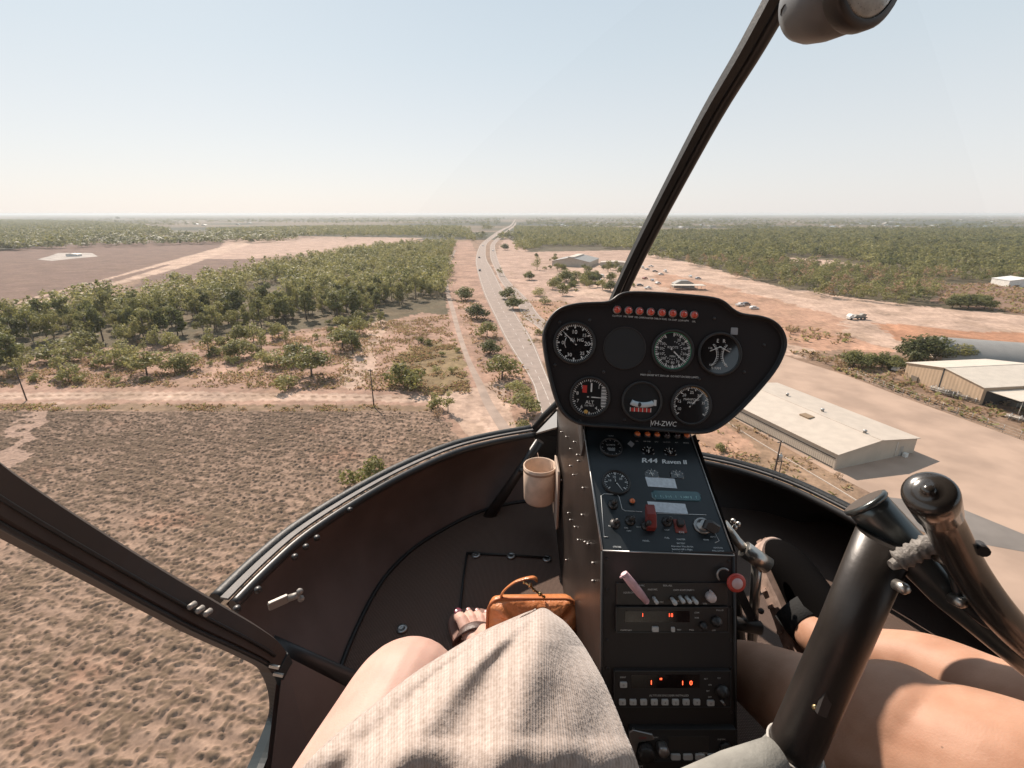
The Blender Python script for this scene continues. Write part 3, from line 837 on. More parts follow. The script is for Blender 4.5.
ok = (fbm(x / 34, y / 22, 401, 4) > .40) & ~inpoly(x, y, GP([(780, 256), (835, 258), (880, 268), (868, 272), (820, 268), (780, 263)])) & (np.abs(x / np.maximum(y, 1)) < 1.35)
x, y = x[ok], y[ok]; print('wood R', len(x))
dd = np.hypot(x, y); near = dd < 520
wood('woodland', x[near], y[near], 4.5 + 7 * r5.random(near.sum()), 'dense olive woodland edging the red earth on the right', [L_EUC, L_DARK, L_EUC, L_DRY, L_DRY, L_GRASS], TPN)
wood('woodland', x[~near], y[~near], 5 + 8 * r5.random((~near).sum()), 'wide olive woodland stretching back on the right', [L_EUC, L_DARK, L_EUC, L_DRY], TPL)
polyM = [(515, 252), (560, 248), (638, 250), (640, 230), (515, 228)]
x, y = scatter(polyM, 7.5, r5, .8)
ok = ~inpoly(x, y, GP([(543, 268), (606, 268), (604, 247), (543, 247)]))
x, y = x[ok], y[ok]
wood('woodland', x, y, r5.uniform(7, 11, len(x)), 'woodland between the highway and the windscreen bow', [L_EUC, L_DARK, L_EUC, L_DRY], TPL)
polyA = [(-300, 262), (0, 251.5), (60, 246), (98, 241), (100, 238), (165, 234), (170, 231), (100, 223), (0, 221), (-300, 221)]
x, y = scatter(polyA, 8.0, r5, .85)
wood('woodland', x, y, r5.uniform(8, 14, len(x)), 'grey green wood behind the airfield on the far left', [L_EUC, L_DARK], TPL)
polyB = [(211, 236.5), (330, 236.5), (456, 237), (475, 243), (470, 231), (456, 228), (330, 228), (208, 231)]
x, y = scatter(polyB, 9.5, r5, .7)
wood('woodland', x, y, r5.uniform(9, 13, len(x)), 'row of tall trees behind the pink clearing', [L_EUC, L_DARK], TPL)
# patchy trees to the far plain
n = 15000
dist = np.exp(r5.uniform(math.log(900), math.log(5200), n)); ang = r5.uniform(-52, 55, n) * math.pi / 180
x, y = dist * np.sin(ang), dist * np.cos(ang)
ok = (fbm(x / 240, y / 190, 411, 4) > np.where(x > 20, .52, .45))
for pl in ([(130, 236), (480, 232), (480, 225), (250, 223), (140, 227)], [(478, 244), (489, 244), (530, 218), (505, 218)]):
    ok &= ~inpoly(x, y, GP(pl))
x, y = x[ok], y[ok]
wood('distant_woods', x, y, r5.uniform(8, 15, len(x)), 'scattered bluish woods fading towards the horizon', [L_EUC, L_DARK], [t[:160] * np.array([1.5, 1.5, 1]) for t in TPL])

# --- ground cover in the scrub
def tufts(name, polys, label, size, mats_, density_noise=True):
    Vs = []; mi = []
    for poly, sp, hmin, hmax, pr in polys:
        x, y = scatter(poly, sp, r5, pr)
        k = fbm(x / 5, y / 5, 431, 4) + r5.normal(0, .08, len(x)) > .50
        x, y = x[k], y[k]; n_ = len(x)
        h_ = r5.uniform(hmin, hmax, n_)
        for _ in range(4):
            a_ = r5.uniform(0, 6.28, n_); w_ = h_ * r5.uniform(.5, 1.0, n_)
            cx = x + r5.normal(0, .3, n_) * h_; cy = y + r5.normal(0, .3, n_) * h_
            dx, dy = np.cos(a_) * w_ / 2, np.sin(a_) * w_ / 2
            ox, oy = r5.normal(0, .7, n_) * h_, r5.normal(-.3, .7, n_) * h_
            z0 = np.zeros(n_)
            Vs.append(np.stack([np.stack([cx - dx * .5, cy - dy * .5, z0], -1), np.stack([cx + dx * .5, cy + dy * .5, z0], -1), np.stack([cx + dx + ox, cy + dy + oy, h_], -1), np.stack([cx - dx + ox, cy - dy + oy, h_ * .8], -1)], 1).reshape(-1, 3))
            mi.append(r5.integers(0, len(mats_), n_))
    V_ = np.vstack(Vs); me_ = np_mesh(name, V_, quads(len(V_) // 4), mats_)
    me_.polygons.foreach_set('material_index', np.concatenate(mi).astype(np.int32))
    o = bpy.data.objects.new(name, me_); COL.objects.link(o); struct(o, 'stuff'); o['label'] = label; o['category'] = 'grass'
tufts('dry_grass', [
    ([(-200, 425), (0, 388), (200, 387), (440, 392), (470, 392), (448, 315), (380, 322), (200, 345), (0, 370)], .7, .2, .6, .8),
    ([(395, 355), (440, 340), (462, 352), (470, 393), (425, 396), (400, 380)], .6, .3, .7, .9),
    ([(-200, 432), (0, 404), (430, 405.5), (440, 412), (0, 411), (-200, 440)], .6, .2, .55, .9),
    ([(455, 300), (475, 300), (525, 370), (545, 430), (520, 440), (478, 365)], 1.2, .3, .8, .6)],
    'dry brown grass and low scrub left of the footpath', 1, [L_GRASS, L_GRASS, L_GRASS, L_DRY])
tufts('dry_grass', [
    ([(790, 352), (850, 352), (905, 360), (1024, 362), (1300, 420), (1300, 520), (1024, 437), (905, 397), (840, 372)], 1.0, .4, 1.1, .7),
    ([(700, 425), (742, 414), (830, 474), (900, 522), (1000, 600), (900, 640), (700, 470)], .8, .2, .6, .6),
    ([(500, 300), (560, 300), (600, 320), (600, 360), (560, 340)], 1.5, .3, .8, .5),
    ([(780, 325), (850, 335), (850, 345), (790, 340)], 1.5, .5, 1.4, .6),
    ([(935, 303), (940, 285), (1024, 283), (1024, 315)], 2.0, .5, 1.5, .6),
    ([(508, 285), (514, 285), (545, 345), (530, 345)], 1.0, .3, .6, .5)],
    'dry grass and weeds around the sheds and verge on the right', 1, [L_GRASS, L_GRASS, L_DRY])
# ================================================================== BUILDINGS, POLES, VEHICLES
def rib_metal(name, col, rough=.55, metal=.0, pitch=4.0, ang=0):
    m = bpy.data.materials.new(name); n, l, b = nt(m)
    b.inputs['Roughness'].default_value = rough; b.inputs['Metallic'].default_value = metal
    tc = n.new('ShaderNodeTexCoord'); mp = n.new('ShaderNodeMapping'); mp.inputs['Rotation'].default_value = (0, 0, ang)
    l.new(tc.outputs['Object'], mp.inputs[0])
    w = n.new('ShaderNodeTexWave'); w.inputs['Scale'].default_value = pitch; w.inputs['Distortion'].default_value = 0
    l.new(mp.outputs[0], w.inputs[0])
    nz = n.new('ShaderNodeTexNoise'); nz.inputs['Scale'].default_value = .5; nz.inputs['Detail'].default_value = 5
    l.new(tc.outputs['Object'], nz.inputs[0])
    mx = n.new('ShaderNodeMix'); mx.data_type = 'RGBA'; mx.inputs['A'].default_value = (*[c * .93 for c in col], 1); mx.inputs['B'].default_value = (*[min(1, c * 1.05) for c in col], 1)
    mr = n.new('ShaderNodeMapRange'); mr.inputs[1].default_value = .35; mr.inputs[2].default_value = .65
    l.new(nz.outputs[0], mr.inputs[0]); l.new(mr.outputs[0], mx.inputs['Factor']); l.new(mx.outputs['Result'], b.inputs['Base Color'])
    bp = n.new('ShaderNodeBump'); bp.inputs['Strength'].default_value = .5; bp.inputs['Distance'].default_value = .05
    l.new(w.outputs[0], bp.inputs['Height']); l.new(bp.outputs[0], b.inputs['Normal'])
    return m
def gable_building(name, label, o, ux, W, L, he, hr, wall_m, roof_m, over=.4, cat='building', doors=(), vents=(), base=None, group=None, simple=False):
    """o = ground corner, ux = direction of the gable wall, length goes to its left-hand normal"""
    fr = Frame(o, (ux[0], ux[1], 0), (-ux[1], ux[0], 0))
    t = thing(name, label, cat, Vector(o), group)
    m = M()
    for v0 in ((0.0, .12), (L - .12, L)):
        pts = [(0, 0), (W, 0), (W, he), (W / 2, hr - .06), (0, he)]
        V = [fr.pt(a, v0[0], b) for a, b in pts] + [fr.pt(a, v0[1], b) for a, b in pts]
        m.add(V, [(0, 1, 2, 3, 4), (9, 8, 7, 6, 5)] + [(i, 5 + i, 5 + (i + 1) % 5, (i + 1) % 5) for i in range(5)])
    m.box(fr, 0, .12, .12, L - .12, 0, he); m.box(fr, W - .12, W, .12, L - .12, 0, he)
    put('wall', m, wall_m, t)
    m = M(); th = .12
    for s in (0, 1):
        a0, z0 = (-over, he - over * (hr - he) / (W / 2)) if s == 0 else (W + over, he - over * (hr - he) / (W / 2))
        a1, z1 = W / 2, hr
        V = [fr.pt(a0, -over, z0), fr.pt(a1, -over, z1), fr.pt(a1, L + over, z1), fr.pt(a0, L + over, z0)]
        V2 = [v + Vector((0, 0, th)) for v in V]
        m.add(V + V2, [(0, 1, 2, 3), (7, 6, 5, 4), (0, 4, 5, 1), (1, 5, 6, 2), (2, 6, 7, 3), (3, 7, 4, 0)])
    r_ = put('roof', m, roof_m, t)
    if not simple:
        m = M(); m.box(fr, W / 2 - .25, W / 2 + .25, -over, L + over, hr + .10, hr + .16)
        put('ridge_cap', m, roof_m, r_)
    return t, fr, r_
wall_w = rib_metal('cream_sheeting', (.43, .37, .30), pitch=2.2)
roof_w = rib_metal('pale_roof_sheeting', (.47, .40, .33), .5, pitch=1.4)
wall_b = rib_metal('beige_sheeting', (.47, .34, .23), pitch=2.5)
roof_b = rib_metal('white_roof_sheeting', (.54, .47, .39), .5, pitch=1.4)
grey_r = rib_metal('grey_roof_sheeting', (.25, .235, .215), .45, .2, 1.4)
dark = mat('dark_opening', (.03, .028, .026), .8)
white_m = mat('white_painted_metal', (.62, .60, .56), .5, var=.1, scale=1)
galv = mat('galvanised_steel', (.36, .35, .33), .45, .5, var=.15, scale=3)
glassd = mat('dark_window_glass', (.04, .05, .055), .12, spec=.8)

# long shed in the yard
A = G(834, 470); B = G(913, 453); ux = (B - A).normalized()
t, fr, rf = gable_building('storage_shed', 'long low cream shed with pale gable roof on the paved yard', A, ux, (B - A).length, 34.0, 3.3, 4.5, wall_w, roof_w, .35)
Wd = (B - A).length
m = M(); m.box(fr, -.02, .0 - .001, .4, 33, .25, .45); m.box(fr, -.06, -.02, .2, 33.6, 2.2, 2.35); put('wall_rail', m, dark, t)
m = M(); u, v = Wd * .36, 13.5; z = 3.3 + 1.2 * (u / (Wd / 2)); m.box(fr, u - .9, u + .9, v - 1.2, v + 1.2, z, z + .35, bev=.1); put('roof_vent', m, mat('rusty_vent', (.22, .15, .09), .8), rf)
for (u, v) in ((Wd * .5, 3.2), (Wd * .62, 14.5), (Wd * .66, 24.5)):
    m = M(); zz = 4.5 - 1.2 * abs(u - Wd / 2) / (Wd / 2) + .12; m.lathe(Frame(fr.pt(u, v, zz), fr.X, fr.Y), [(.3, 0), (.3, .35), (.42, .4), (.3, .6), (.05, .68)], n=12); put('roof_vent', m, galv, rf)
m = M()
for v in (11.0, 17.0): m.box(fr, Wd * .5 + .4, Wd * .98, v, v + .18, 4.05, 4.2)
put('roof_flashing', M() if False else m, roof_w, rf) if False else None
m = M(); m.box(fr, Wd * .80, Wd * .80 + .9, -.03, 0 - .002, .05, 2.1); put('door', m, mat('shed_door', (.30, .28, .25), .6), t)
m = M(); m.tube([fr.pt(Wd * .74, -.08, 0), fr.pt(Wd * .74, -.08, 3.3)], .05, n=8); put('downpipe', m, white_m, t)
m = M(); m.box(fr, Wd * .83, Wd * .83 + .8, -.9, -.2, 0, .8, bev=.05); put('air_unit', m, white_m, t)

# beige shed
A = G(978.5, 405); Bk = G(903, 378); ux = (Bk - A).normalized(); ux = (A - Bk).normalized()
t, fr, rf = gable_building('workshop', 'beige steel workshop with white gable roof behind the yard fence', Bk, ux, (A - Bk).length, 26.0, 4.6, 6.4, wall_b, roof_b, .3)
Wb = (A - Bk).length
m = M(); m.box(fr, Wb * .49, Wb * .51, -.02, -.002, 0, 6.2); put('wall_seam', m, dark, t)
m = M(); m.box(fr, Wb + .002, Wb + .03, 1.0, 24.5, 0, 3.6); put('doorway', m, dark, t)
# lean-to awning on its right-hand side
m = M(); m.box(fr, Wb + .45, Wb + 7.5, 1, 20, 3.72, 3.84)
for vv in (2, 8, 14, 19.5): m.tube([fr.pt(Wb + 7.2, vv, 0), fr.pt(Wb + 7.2, vv, 3.72)], .09, n=6)
put('awning', m, roof_b, t)
# quonset / long grey building behind
c0 = G(984, 388)
o0 = G(1010, 372)
t = thing('grey_hangar', 'long grey metal hangar with curved ribbed roof behind the beige workshop', 'building', (o0.x - 4, o0.y + 16, 0))
fr = Frame(t.location, (0.93, -0.36, 0), (.36, .93, 0))
m = M(); n_ = 16; L_ = 55; prof = [(9.5 * math.cos(math.pi * i / n_), 5.6 * math.sin(math.pi * i / n_) + .6) for i in range(n_ + 1)]
V = []
for s in np.linspace(-6, L_, 24): V += [fr.pt(s, a_, b_) for a_, b_ in prof]
m.add(V, [(k_ * (n_ + 1) + i, (k_ + 1) * (n_ + 1) + i, (k_ + 1) * (n_ + 1) + i + 1, k_ * (n_ + 1) + i + 1) for k_ in range(23) for i in range(n_)], 0, True)
put('roof', m, grey_r, t)
m = M()
for s in (-5.9, L_ - .1):
    Fe = Frame(fr.pt(s, 0, 0), fr.Y, (0, 0, 1)); m.prism(Fe, [(a_ * .985, b_ * .985) for a_, b_ in prof] + [(-9.4, 0), (9.4, 0)], -.05, .05)
put('end_wall', m, wall_w, t)

# open sheds / roofs and racks right of the beige workshop
def rack(px_, py_, w_, d_, h_, n_, label, rot_=0.3, name='pipe_rack'):
    g = G(px_, py_); t = thing(name, label, 'rack', g)
    fr = Frame(g, (math.cos(rot_), math.sin(rot_), 0), (-math.sin(rot_), math.cos(rot_), 0))
    m = M()
    for i in range(n_):
        u = w_ * i / (n_ - 1)
        for v in (0, d_): m.tube([fr.pt(u, v, 0), fr.pt(u, v, h_)], .08, n=5)
        for hh in (.5, h_ * .6, h_): m.tube([fr.pt(u, 0, hh), fr.pt(u, d_, hh)], .06, n=5)
    put('frame', m, galv, t)
    m = M()
    for hh in (.62, h_ * .6 + .12):
        for j in range(5):
            v = d_ * (j + .5) / 5; e = random.uniform(-.6, .6)
            m.tube([fr.pt(-.5 + e, v, hh), fr.pt(w_ + .5 + e, v, hh)], random.uniform(.07, .16), n=6)
    o = put('pipes', m, mat('stored_steel', (.20, .17, .14), .6, .3, var=.4, scale=2), t); o['kind'] = 'stuff'
rack(930, 392, 5, 2, 1.8, 4, 'steel rack of pipes in front of the beige workshop, left one', -1.2)
rack(947, 396, 6, 2, 1.6, 4, 'steel rack of pipes in front of the beige workshop, right one', -1.2)
rack(1004, 402, 8, 2.5, 2.0, 5, 'white rack of pipes beside the open awning', -.5)
rack(1008, 420, 5, 2, 1.3, 4, 'low rack of pipes nearest the yard corner', -1.0)
def crate(px_, py_, label, col, w_=2.4, h_=1.3, d_=2.4, rot_=0):
    g = G(px_, py_); t = thing('crate', label, 'crate', g, rz=0)
    fr = Frame(g, (math.cos(rot_), math.sin(rot_), 0), (-math.sin(rot_), math.cos(rot_), 0))
    m = M(); m.box(fr, 0, w_, 0, d_, .12, h_, bev=.06); put('body', m, mat('crate_' + label[:8], col, .8, var=.25, scale=2), t)
    m = M()
    for k_ in range(4): m.box(fr, -.02 + w_ * k_ / 3.2, .1 + w_ * k_ / 3.2, -.03, d_ + .03, .0, h_ + .02)
    put('battens', m, mat('batten', (.15, .12, .09), .9), t)
crate(916, 383, 'dark machinery crate by the beige wall', (.10, .09, .08), 3.0, 1.7)
crate(1000, 396, 'orange brown container under the awning', (.36, .15, .07), 5, 2.2, 2.5, -.4)
crate(1015, 408, 'grey steel bin beside the pipe rack', (.25, .23, .2), 2.5, 1.2)
crate(938, 386, 'grey stacked crate behind the pipe racks', (.18, .17, .15), 2.5, 1.4)
# yard fence
t = thing('wire_fence', 'wire mesh fence on posts along the paved yard', 'fence', G(905, 395))
fp = [G(*p) for p in spline([(850, 375), (905, 397), (960, 417), (1024, 441), (1100, 470)], 1)]
tot = []
for a_, b_ in zip(fp[:-1], fp[1:]):
    n_ = max(1, int((b_ - a_).length / 3)); tot += [a_.lerp(b_, i / n_) for i in range(n_)]
for p in tot:
    p = p + Vector((0, 1.0, 0)); m = M(); m.tube([p, p + Vector((0, 0, 1.9))], .045, n=6); put('post', m, galv, t)
m = M()
for hh in (.1, .65, 1.2, 1.8): m.tube([p + Vector((0, 1.0, hh)) for p in tot], .018, n=4)
put('wire', m, galv, t)

# white hangar on the right edge
g = G(1008, 287); gable_building('white_hangar', 'small white hangar at the edge of the right woodland', g, (1, -.1, 0), 22, 14, 4, 5.5, white_m, white_m, .3)
# large grey roofed building by the highway
g = G(552, 266)
t, fr, rf = gable_building('depot_building', 'wide depot building with grey roof behind the dark trees', g, (.93, -.36, 0), 34, 42, 4.5, 8, wall_w, grey_r, .6)
m = M(); m.box(fr, 14, 20, 2, 40, 7.2, 8.5); put('skylight', m, roof_b, rf)
g = G(600, 266); gable_building('depot_office', 'small pale office beside the depot building', g, (.95, -.3, 0), 26, 12, 3.2, 4.2, wall_w, roof_w, .4)
# shelter with white beam in the yard
g = G(673, 290)
t = thing('open_shelter', 'low open shelter with flat white roof in the vehicle yard', 'shelter', g)
fr = Frame(g, (1, -.03, 0), (.03, 1, 0)); m = M(); m.box(fr, 0, 20, 0, 7, 2.6, 2.8); put('roof', m, roof_b, t)
for u in (0.3, 5, 10, 15, 19.7):
    for v in (.3, 6.7): m = M(); m.tube([fr.pt(u, v, 0), fr.pt(u, v, 2.6)], .1, n=6); put('post', m, galv, t)
m = M(); m.prism(Frame(fr.pt(3, 8.5, 0), fr.X, (0, 0, 1)), [(0, 0), (13, 0), (13, 2.6), (9, 4.6), (4, 4.6), (0, 2.6)], -6, 0); put('store_room', m, grey_r, t)

# vehicles
def car_proto(name, body_c, van=False, ute=False):
    t = thing(name, '', 'car', (0, 0, 0)); fr = WF
    bm_ = mat('paint_' + name + str(body_c[0]), body_c, .3, spec=.6, coat=.4)
    gl = glassd; ru = mat('tyre_rubber', (.02, .02, .02), .8)
    m = M(); S = Frame((0, .9, 0), (1, 0, 0), (0, 0, 1))
    if van: side = [(-2.4, .35), (2.4, .35), (2.45, 1.0), (1.9, 1.25), (1.4, 2.0), (-2.35, 2.05)]
    elif ute: side = [(-2.6, .4), (2.5, .4), (2.5, .95), (1.2, 1.1), (.6, 1.75), (-.6, 1.75), (-.8, 1.1), (-2.6, 1.1)]
    else: side = [(-2.2, .3), (2.2, .3), (2.25, .75), (1.2, .95), (.5, 1.45), (-1.1, 1.48), (-1.9, 1.0), (-2.25, .95)]
    m.prism(S, side, 0, 1.8, 0, bev=.12); put('body', m, bm_, t)
    m = M()
    zt, xb, xf = (1.85, -2.0, 1.35) if van else ((1.62, -.55, .75) if ute else (1.36, -1.35, .75))
    zb = zt - .45
    for y_ in (.905, -.915): m.box(Frame((0, y_, 0), (1, 0, 0), (0, 0, 1)), xb, xf - .25, zb, zt, -.01, .01)
    m.add([(xf + .45, -.75, zb), (xf + .45, .75, zb), (xf + .08, .7, zt), (xf + .08, -.7, zt)], [(0, 1, 2, 3)])
    put('window', m, gl, t)
    for x_ in (-1.4, 1.4):
        for y_ in (-.88, .68):
            m = M(); m.lathe(Frame((x_, y_ + .2, .32), (1, 0, 0), (0, 0, 1)), [(.2, -.01), (.32, 0), (.32, .2), (.2, .21)], n=14); put('wheel', m, ru, t)
    return t
PC = [('car', (.62, .60, .57), 0, 0), ('car', (.05, .05, .055), 0, 0), ('car', (.30, .30, .31), 0, 0), ('van', (.66, .64, .60), 1, 0), ('utility_truck', (.60, .58, .55), 0, 1), ('car', (.25, .05, .04), 0, 0)]
CN = ['white car', 'black car', 'grey car', 'white van', 'white flat bed utility truck', 'dark red car']
cars = [
    (1, 479.3, 258, 'hw', 'driving on the highway far lane at the bend'), (1, 479.8, 271, 'hw', 'driving on the highway below the bend'),
    (0, 493, 251, 'hw', 'driving on the eastern carriageway'), (0, 483, 246, 'hw', 'driving beyond the highway bend'), (2, 497, 236.5, 'hw', 'tiny on the far straight of the highway'),
    (0, 597, 279, 'y', 'parked at the front of the depot trees'), (3, 602, 277, 'y', 'parked at the front of the depot trees'), (0, 600, 281, 'y', 'nearest the dark depot trees'),
    (3, 642, 268, 'y', 'first in the back row of the vehicle yard'), (2, 647, 270, 'y', 'in the back row of the vehicle yard'), (4, 651, 267, 'y', 'at the back of the vehicle yard'),
    (1, 655, 272, 'y', 'in the middle of the vehicle yard'), (0, 661, 275, 'y', 'in the middle of the vehicle yard'), (3, 665, 272, 'y', 'right of the yard middle'),
    (5, 645, 279, 'y', 'at the front left of the vehicle yard'), (2, 652, 281, 'y', 'at the front of the vehicle yard'), (0, 658, 284, 'y', 'at the front of the yard near the shelter'),
    (1, 640, 286, 'y', 'beside the windscreen bow in the yard'), (4, 648, 289, 'y', 'near the top of the instrument panel'), (0, 690, 277, 'y', 'behind the open shelter'), (2, 698, 279, 'y', 'behind the open shelter'),
    (4, 740, 306, 'y', 'on the red earth above the instrument panel, left one'), (1, 746, 305, 'y', 'on the red earth above the instrument panel'), (0, 754, 309, 'y', 'on the red earth above the instrument panel, right one'),
    (4, 610, 276, 'y', 'behind the windscreen bow foot'), (0, 899, 371, 'y', 'behind the hedge beside the yard'), (3, 966, 351, 'y', 'behind the trees at the grey hangar'),
]
_cp = {}
for (k_, px_, py_, w_, where) in cars:
    g = G(px_, py_)
    nm, c_, van_, ute_ = PC[k_]
    rz_ = math.pi / 2 + random.uniform(-.08, .08) if w_ == 'hw' else random.choice([0, 1.57, .4]) + random.uniform(-.2, .2)
    lab = CN[k_] + ' ' + where; cat_ = 'van' if van_ else ('truck' if ute_ else 'car')
    if k_ not in _cp:
        t = car_proto(nm, c_, van_, ute_); _cp[k_] = t; t.location = (g.x, g.y, .06); t.rotation_euler.z = rz_
    else: t = dup(_cp[k_], (g.x, g.y, .06), rz_)
    t['label'] = lab; t['category'] = cat_
# the truck with trailer alone on the red earth
g = G(858, 320)
t = thing('flatbed_truck', 'white truck with loaded tray parked alone on the red earth', 'truck', g)
fr = Frame(g, (1, .1, 0), (-.1, 1, 0))
m = M(); m.prism(Frame(fr.pt(0, 0, 0), fr.X, (0, 0, 1)), [(-4.2, .5), (-2.2, .5), (-2.2, 2.5), (-3.3, 2.5), (-4.2, 1.6)], -2.2, 0, bev=.1); put('cab', m, white_m, t)
m = M(); m.box(fr, -2.1, 4.5, 0, 2.2, .8, 1.1); put('tray', m, mat('tray', (.06, .055, .05), .7), t)
m = M(); m.prism(Frame(fr.pt(0, .3, 0), fr.X, (0, 0, 1)), [(-1.6, 1.1), (3.6, 1.1), (4.2, 2.4), (2.4, 2.8), (1.4, 2.0), (-.8, 2.2)], -1.7, 0, bev=.1); put('load', m, mat('digger_grey', (.22, .20, .17), .6), t)
for u in (-3.2, 1.5, 3.2):
    for v in (-.02, 1.92): m = M(); m.lathe(Frame(fr.pt(u, v + .3, .5), fr.X, (0, 0, 1)), [(.3, -.01), (.5, 0), (.5, .3), (.3, .31)], n=14); put('wheel', m, mat('tyre_rubber', (.02,) * 3), t)

# power poles
pole_m = mat('weathered_timber', (.065, .045, .035), .9, var=.3, scale=6)
def pole(px_, py_, h_, label, arm=True):
    g = G(px_, py_); t = thing('power_pole', label, 'pole', g)
    m = M(); m.tube([g - Vector((0, 0, .2)), g + Vector((0, 0, h_))], [.17, .11], n=10); put('post', m, pole_m, t)
    if arm:
        m = M(); m.box(Frame(g, (1, .1, 0), (-.1, 1, 0)), -.5, .5, .10, .22, h_ - .5, h_ - .38); put('crossarm', m, pole_m, t)
        for u in (-.4, .4): m = M(); m.lathe(Frame(g + Vector((u, .12 + u * .1, h_ - .38)), (1, 0, 0), (0, 1, 0)), [(.04, 0), (.07, .05), (.04, .1), (.06, .15), (.02, .2)], n=8); put('insulator', m, white_m, t)
    return t, g
pole(374, 406.7, 9.8, 'dark leaning power pole beside the dirt track in the middle')
pole(26.7, 400.4, 9.0, 'dark power pole at the left end of the dirt track')
t, g = pole(771.5, 487, 9.0, 'power pole carrying a grey transformer near the long shed')
m = M(); m.lathe(Frame(g + Vector((.42, 0, 5.3)), (1, 0, 0), (0, 1, 0)), [(.25, 0), (.34, .05), (.34, .95), (.25, 1.05), (.06, 1.1)], n=16)
m.lathe(Frame(g + Vector((.36, -.1, 6.35)), (1, 0, 0), (0, 1, 0)), [(.05, 0), (.06, .3), (.03, .35)], n=8)
m.lathe(Frame(g + Vector((.56, .1, 6.35)), (1, 0, 0), (0, 1, 0)), [(.05, 0), (.06, .3), (.03, .35)], n=8); put('transformer', m, galv, t)
m = M(); m.box(Frame(g, (1, 0, 0), (0, 1, 0)), -.1, 1.3, .12, .2, 4.9, 5.05); m.tube([g + Vector((.9, .1, 1)), g + Vector((.9, .1, 5.3))], .08, n=8); put('bracket', m, pole_m, t)

# suburb and industry in the distance: every house its own thing
hr_ = np.random.default_rng(77)
hroofs = [mat('far_roof_white', (.60, .58, .55), .5), mat('far_roof_grey', (.30, .29, .28), .6), mat('far_roof_tan', (.42, .33, .27), .6), mat('far_roof_blue', (.30, .36, .40), .5)]
hn = ['white', 'grey', 'tan', 'blue grey']
hwall = mat('far_wall', (.42, .37, .31), .8)
_hp = {}
spots = []
for k_ in range(130):
    px_ = hr_.uniform(525, 1000) if k_ % 4 else hr_.uniform(520, 660); py_ = 217.5 + 12 * hr_.random() ** 1.3
    if 640 < px_ and py_ > 229: py_ = hr_.uniform(218, 228)
    spots.append((px_, py_, 1.35))
for k_ in range(16): spots.append((hr_.uniform(435, 508), hr_.uniform(217.2, 220.5), 2.4))
for k_ in range(8): spots.append((hr_.uniform(965, 1024), hr_.uniform(216.6, 217.6), 3.0))
for k_ in range(5): spots.append((hr_.uniform(165, 250), hr_.uniform(222, 226), 1.2))
for (px_, py_, s_) in spots:
    g = G(px_, py_); k_ = int(hr_.integers(0, 4)) if s_ < 2 else int(hr_.choice([0, 0, 1, 3]))
    where = 'in the suburb near the horizon' if s_ < 2 and px_ > 500 else ('in the far industrial area' if s_ > 2 else 'beyond the airfield')
    lab = f'tiny {hn[k_]} roofed {"house" if s_ < 2 else "warehouse"} {where}'
    key = (k_, s_ > 2)
    if key not in _hp:
        t, _, _ = gable_building('house' if s_ < 2 else 'warehouse', lab, (g.x, g.y, 0), (1, 0, 0), 14, 11 if s_ < 2 else 16, 2.8, 4.6 if s_ < 2 else 3.6, hwall, hroofs[k_], .5, 'house' if s_ < 2 else 'warehouse', group=lab, simple=True)
        _hp[key] = t; t.scale = (s_ * 1.1, s_, 1 if s_ < 2 else 2); t.rotation_euler.z = hr_.uniform(-.4, .4)
    else:
        t = dup(_hp[key], (g.x, g.y, 0), hr_.uniform(-.5, .5), (s_ * hr_.uniform(.8, 1.3), s_, 1 if s_ < 2 else 2), lab, lab)
# buildings on the airfield pad
g = G(66, 256.5); gable_building('airfield_hut', 'low pale hut on the airfield pad at the far left', g, (1, .1, 0), 12, 7, 2.2, 2.9, white_m, roof_w, .3)

# air
hz = M(); hz.box(WF, -27000, 27000, -27000, 27000, -1.5, H + 2.6)
hm = bpy.data.materials.new('thin_haze'); hm.use_nodes = True
for n_ in list(hm.node_tree.nodes):
    if n_.type == 'BSDF_PRINCIPLED': hm.node_tree.nodes.remove(n_)
pv = hm.node_tree.nodes.new('ShaderNodeVolumePrincipled')
pv.inputs['Color'].default_value = (.70, .75, .79, 1); pv.inputs['Density'].default_value = 1.1e-4; pv.inputs['Anisotropy'].default_value = .2
hm.node_tree.links.new(pv.outputs[0], hm.node_tree.nodes['Material Output'].inputs['Volume'])
ho = put('haze', hz, hm); struct(ho, 'stuff')
# ================================================================== THE HELICOPTER CABIN
blk = mat('satin_black_paint', (.028, .025, .024), .42, spec=.5, bump=.05, bscale=300)
blkm = mat('matt_black_crackle', (.034, .029, .028), .62, bump=.25, bscale=900, spec=.4)
panelm = mat('panel_black', (.026, .022, .022), .7, bump=.12, bscale=1500, spec=.15)
facem = mat('gauge_face', (.010, .010, .011), .35, spec=.5)
glsm = mat('gauge_glass_black', (.012, .012, .013), .06, spec=.6, coat=.6)
whm = mat('dial_white', (.72, .72, .70), .6)
redm = mat('dial_red', (.55, .04, .03), .5)
grnm = mat('dial_green', (.05, .30, .16), .6)
yelm = mat('dial_amber', (.65, .38, .10), .6)
rubm = mat('rubber_seal', (.012, .012, .012), .55, bump=.2, bscale=150)
brownm = mat('brown_trim', (.105, .074, .065), .6, var=.2, scale=6, bump=.15, bscale=500, spec=.4)
steel = mat('bright_steel', (.45, .43, .40), .38, 1.0)
alum = mat('brushed_aluminium', (.36, .35, .34), .38, .9, var=.08, scale=40)
sidem = mat('bronze_black_side', (.046, .035, .030), .38, .5, var=.4, scale=6, bump=.04, bscale=60)
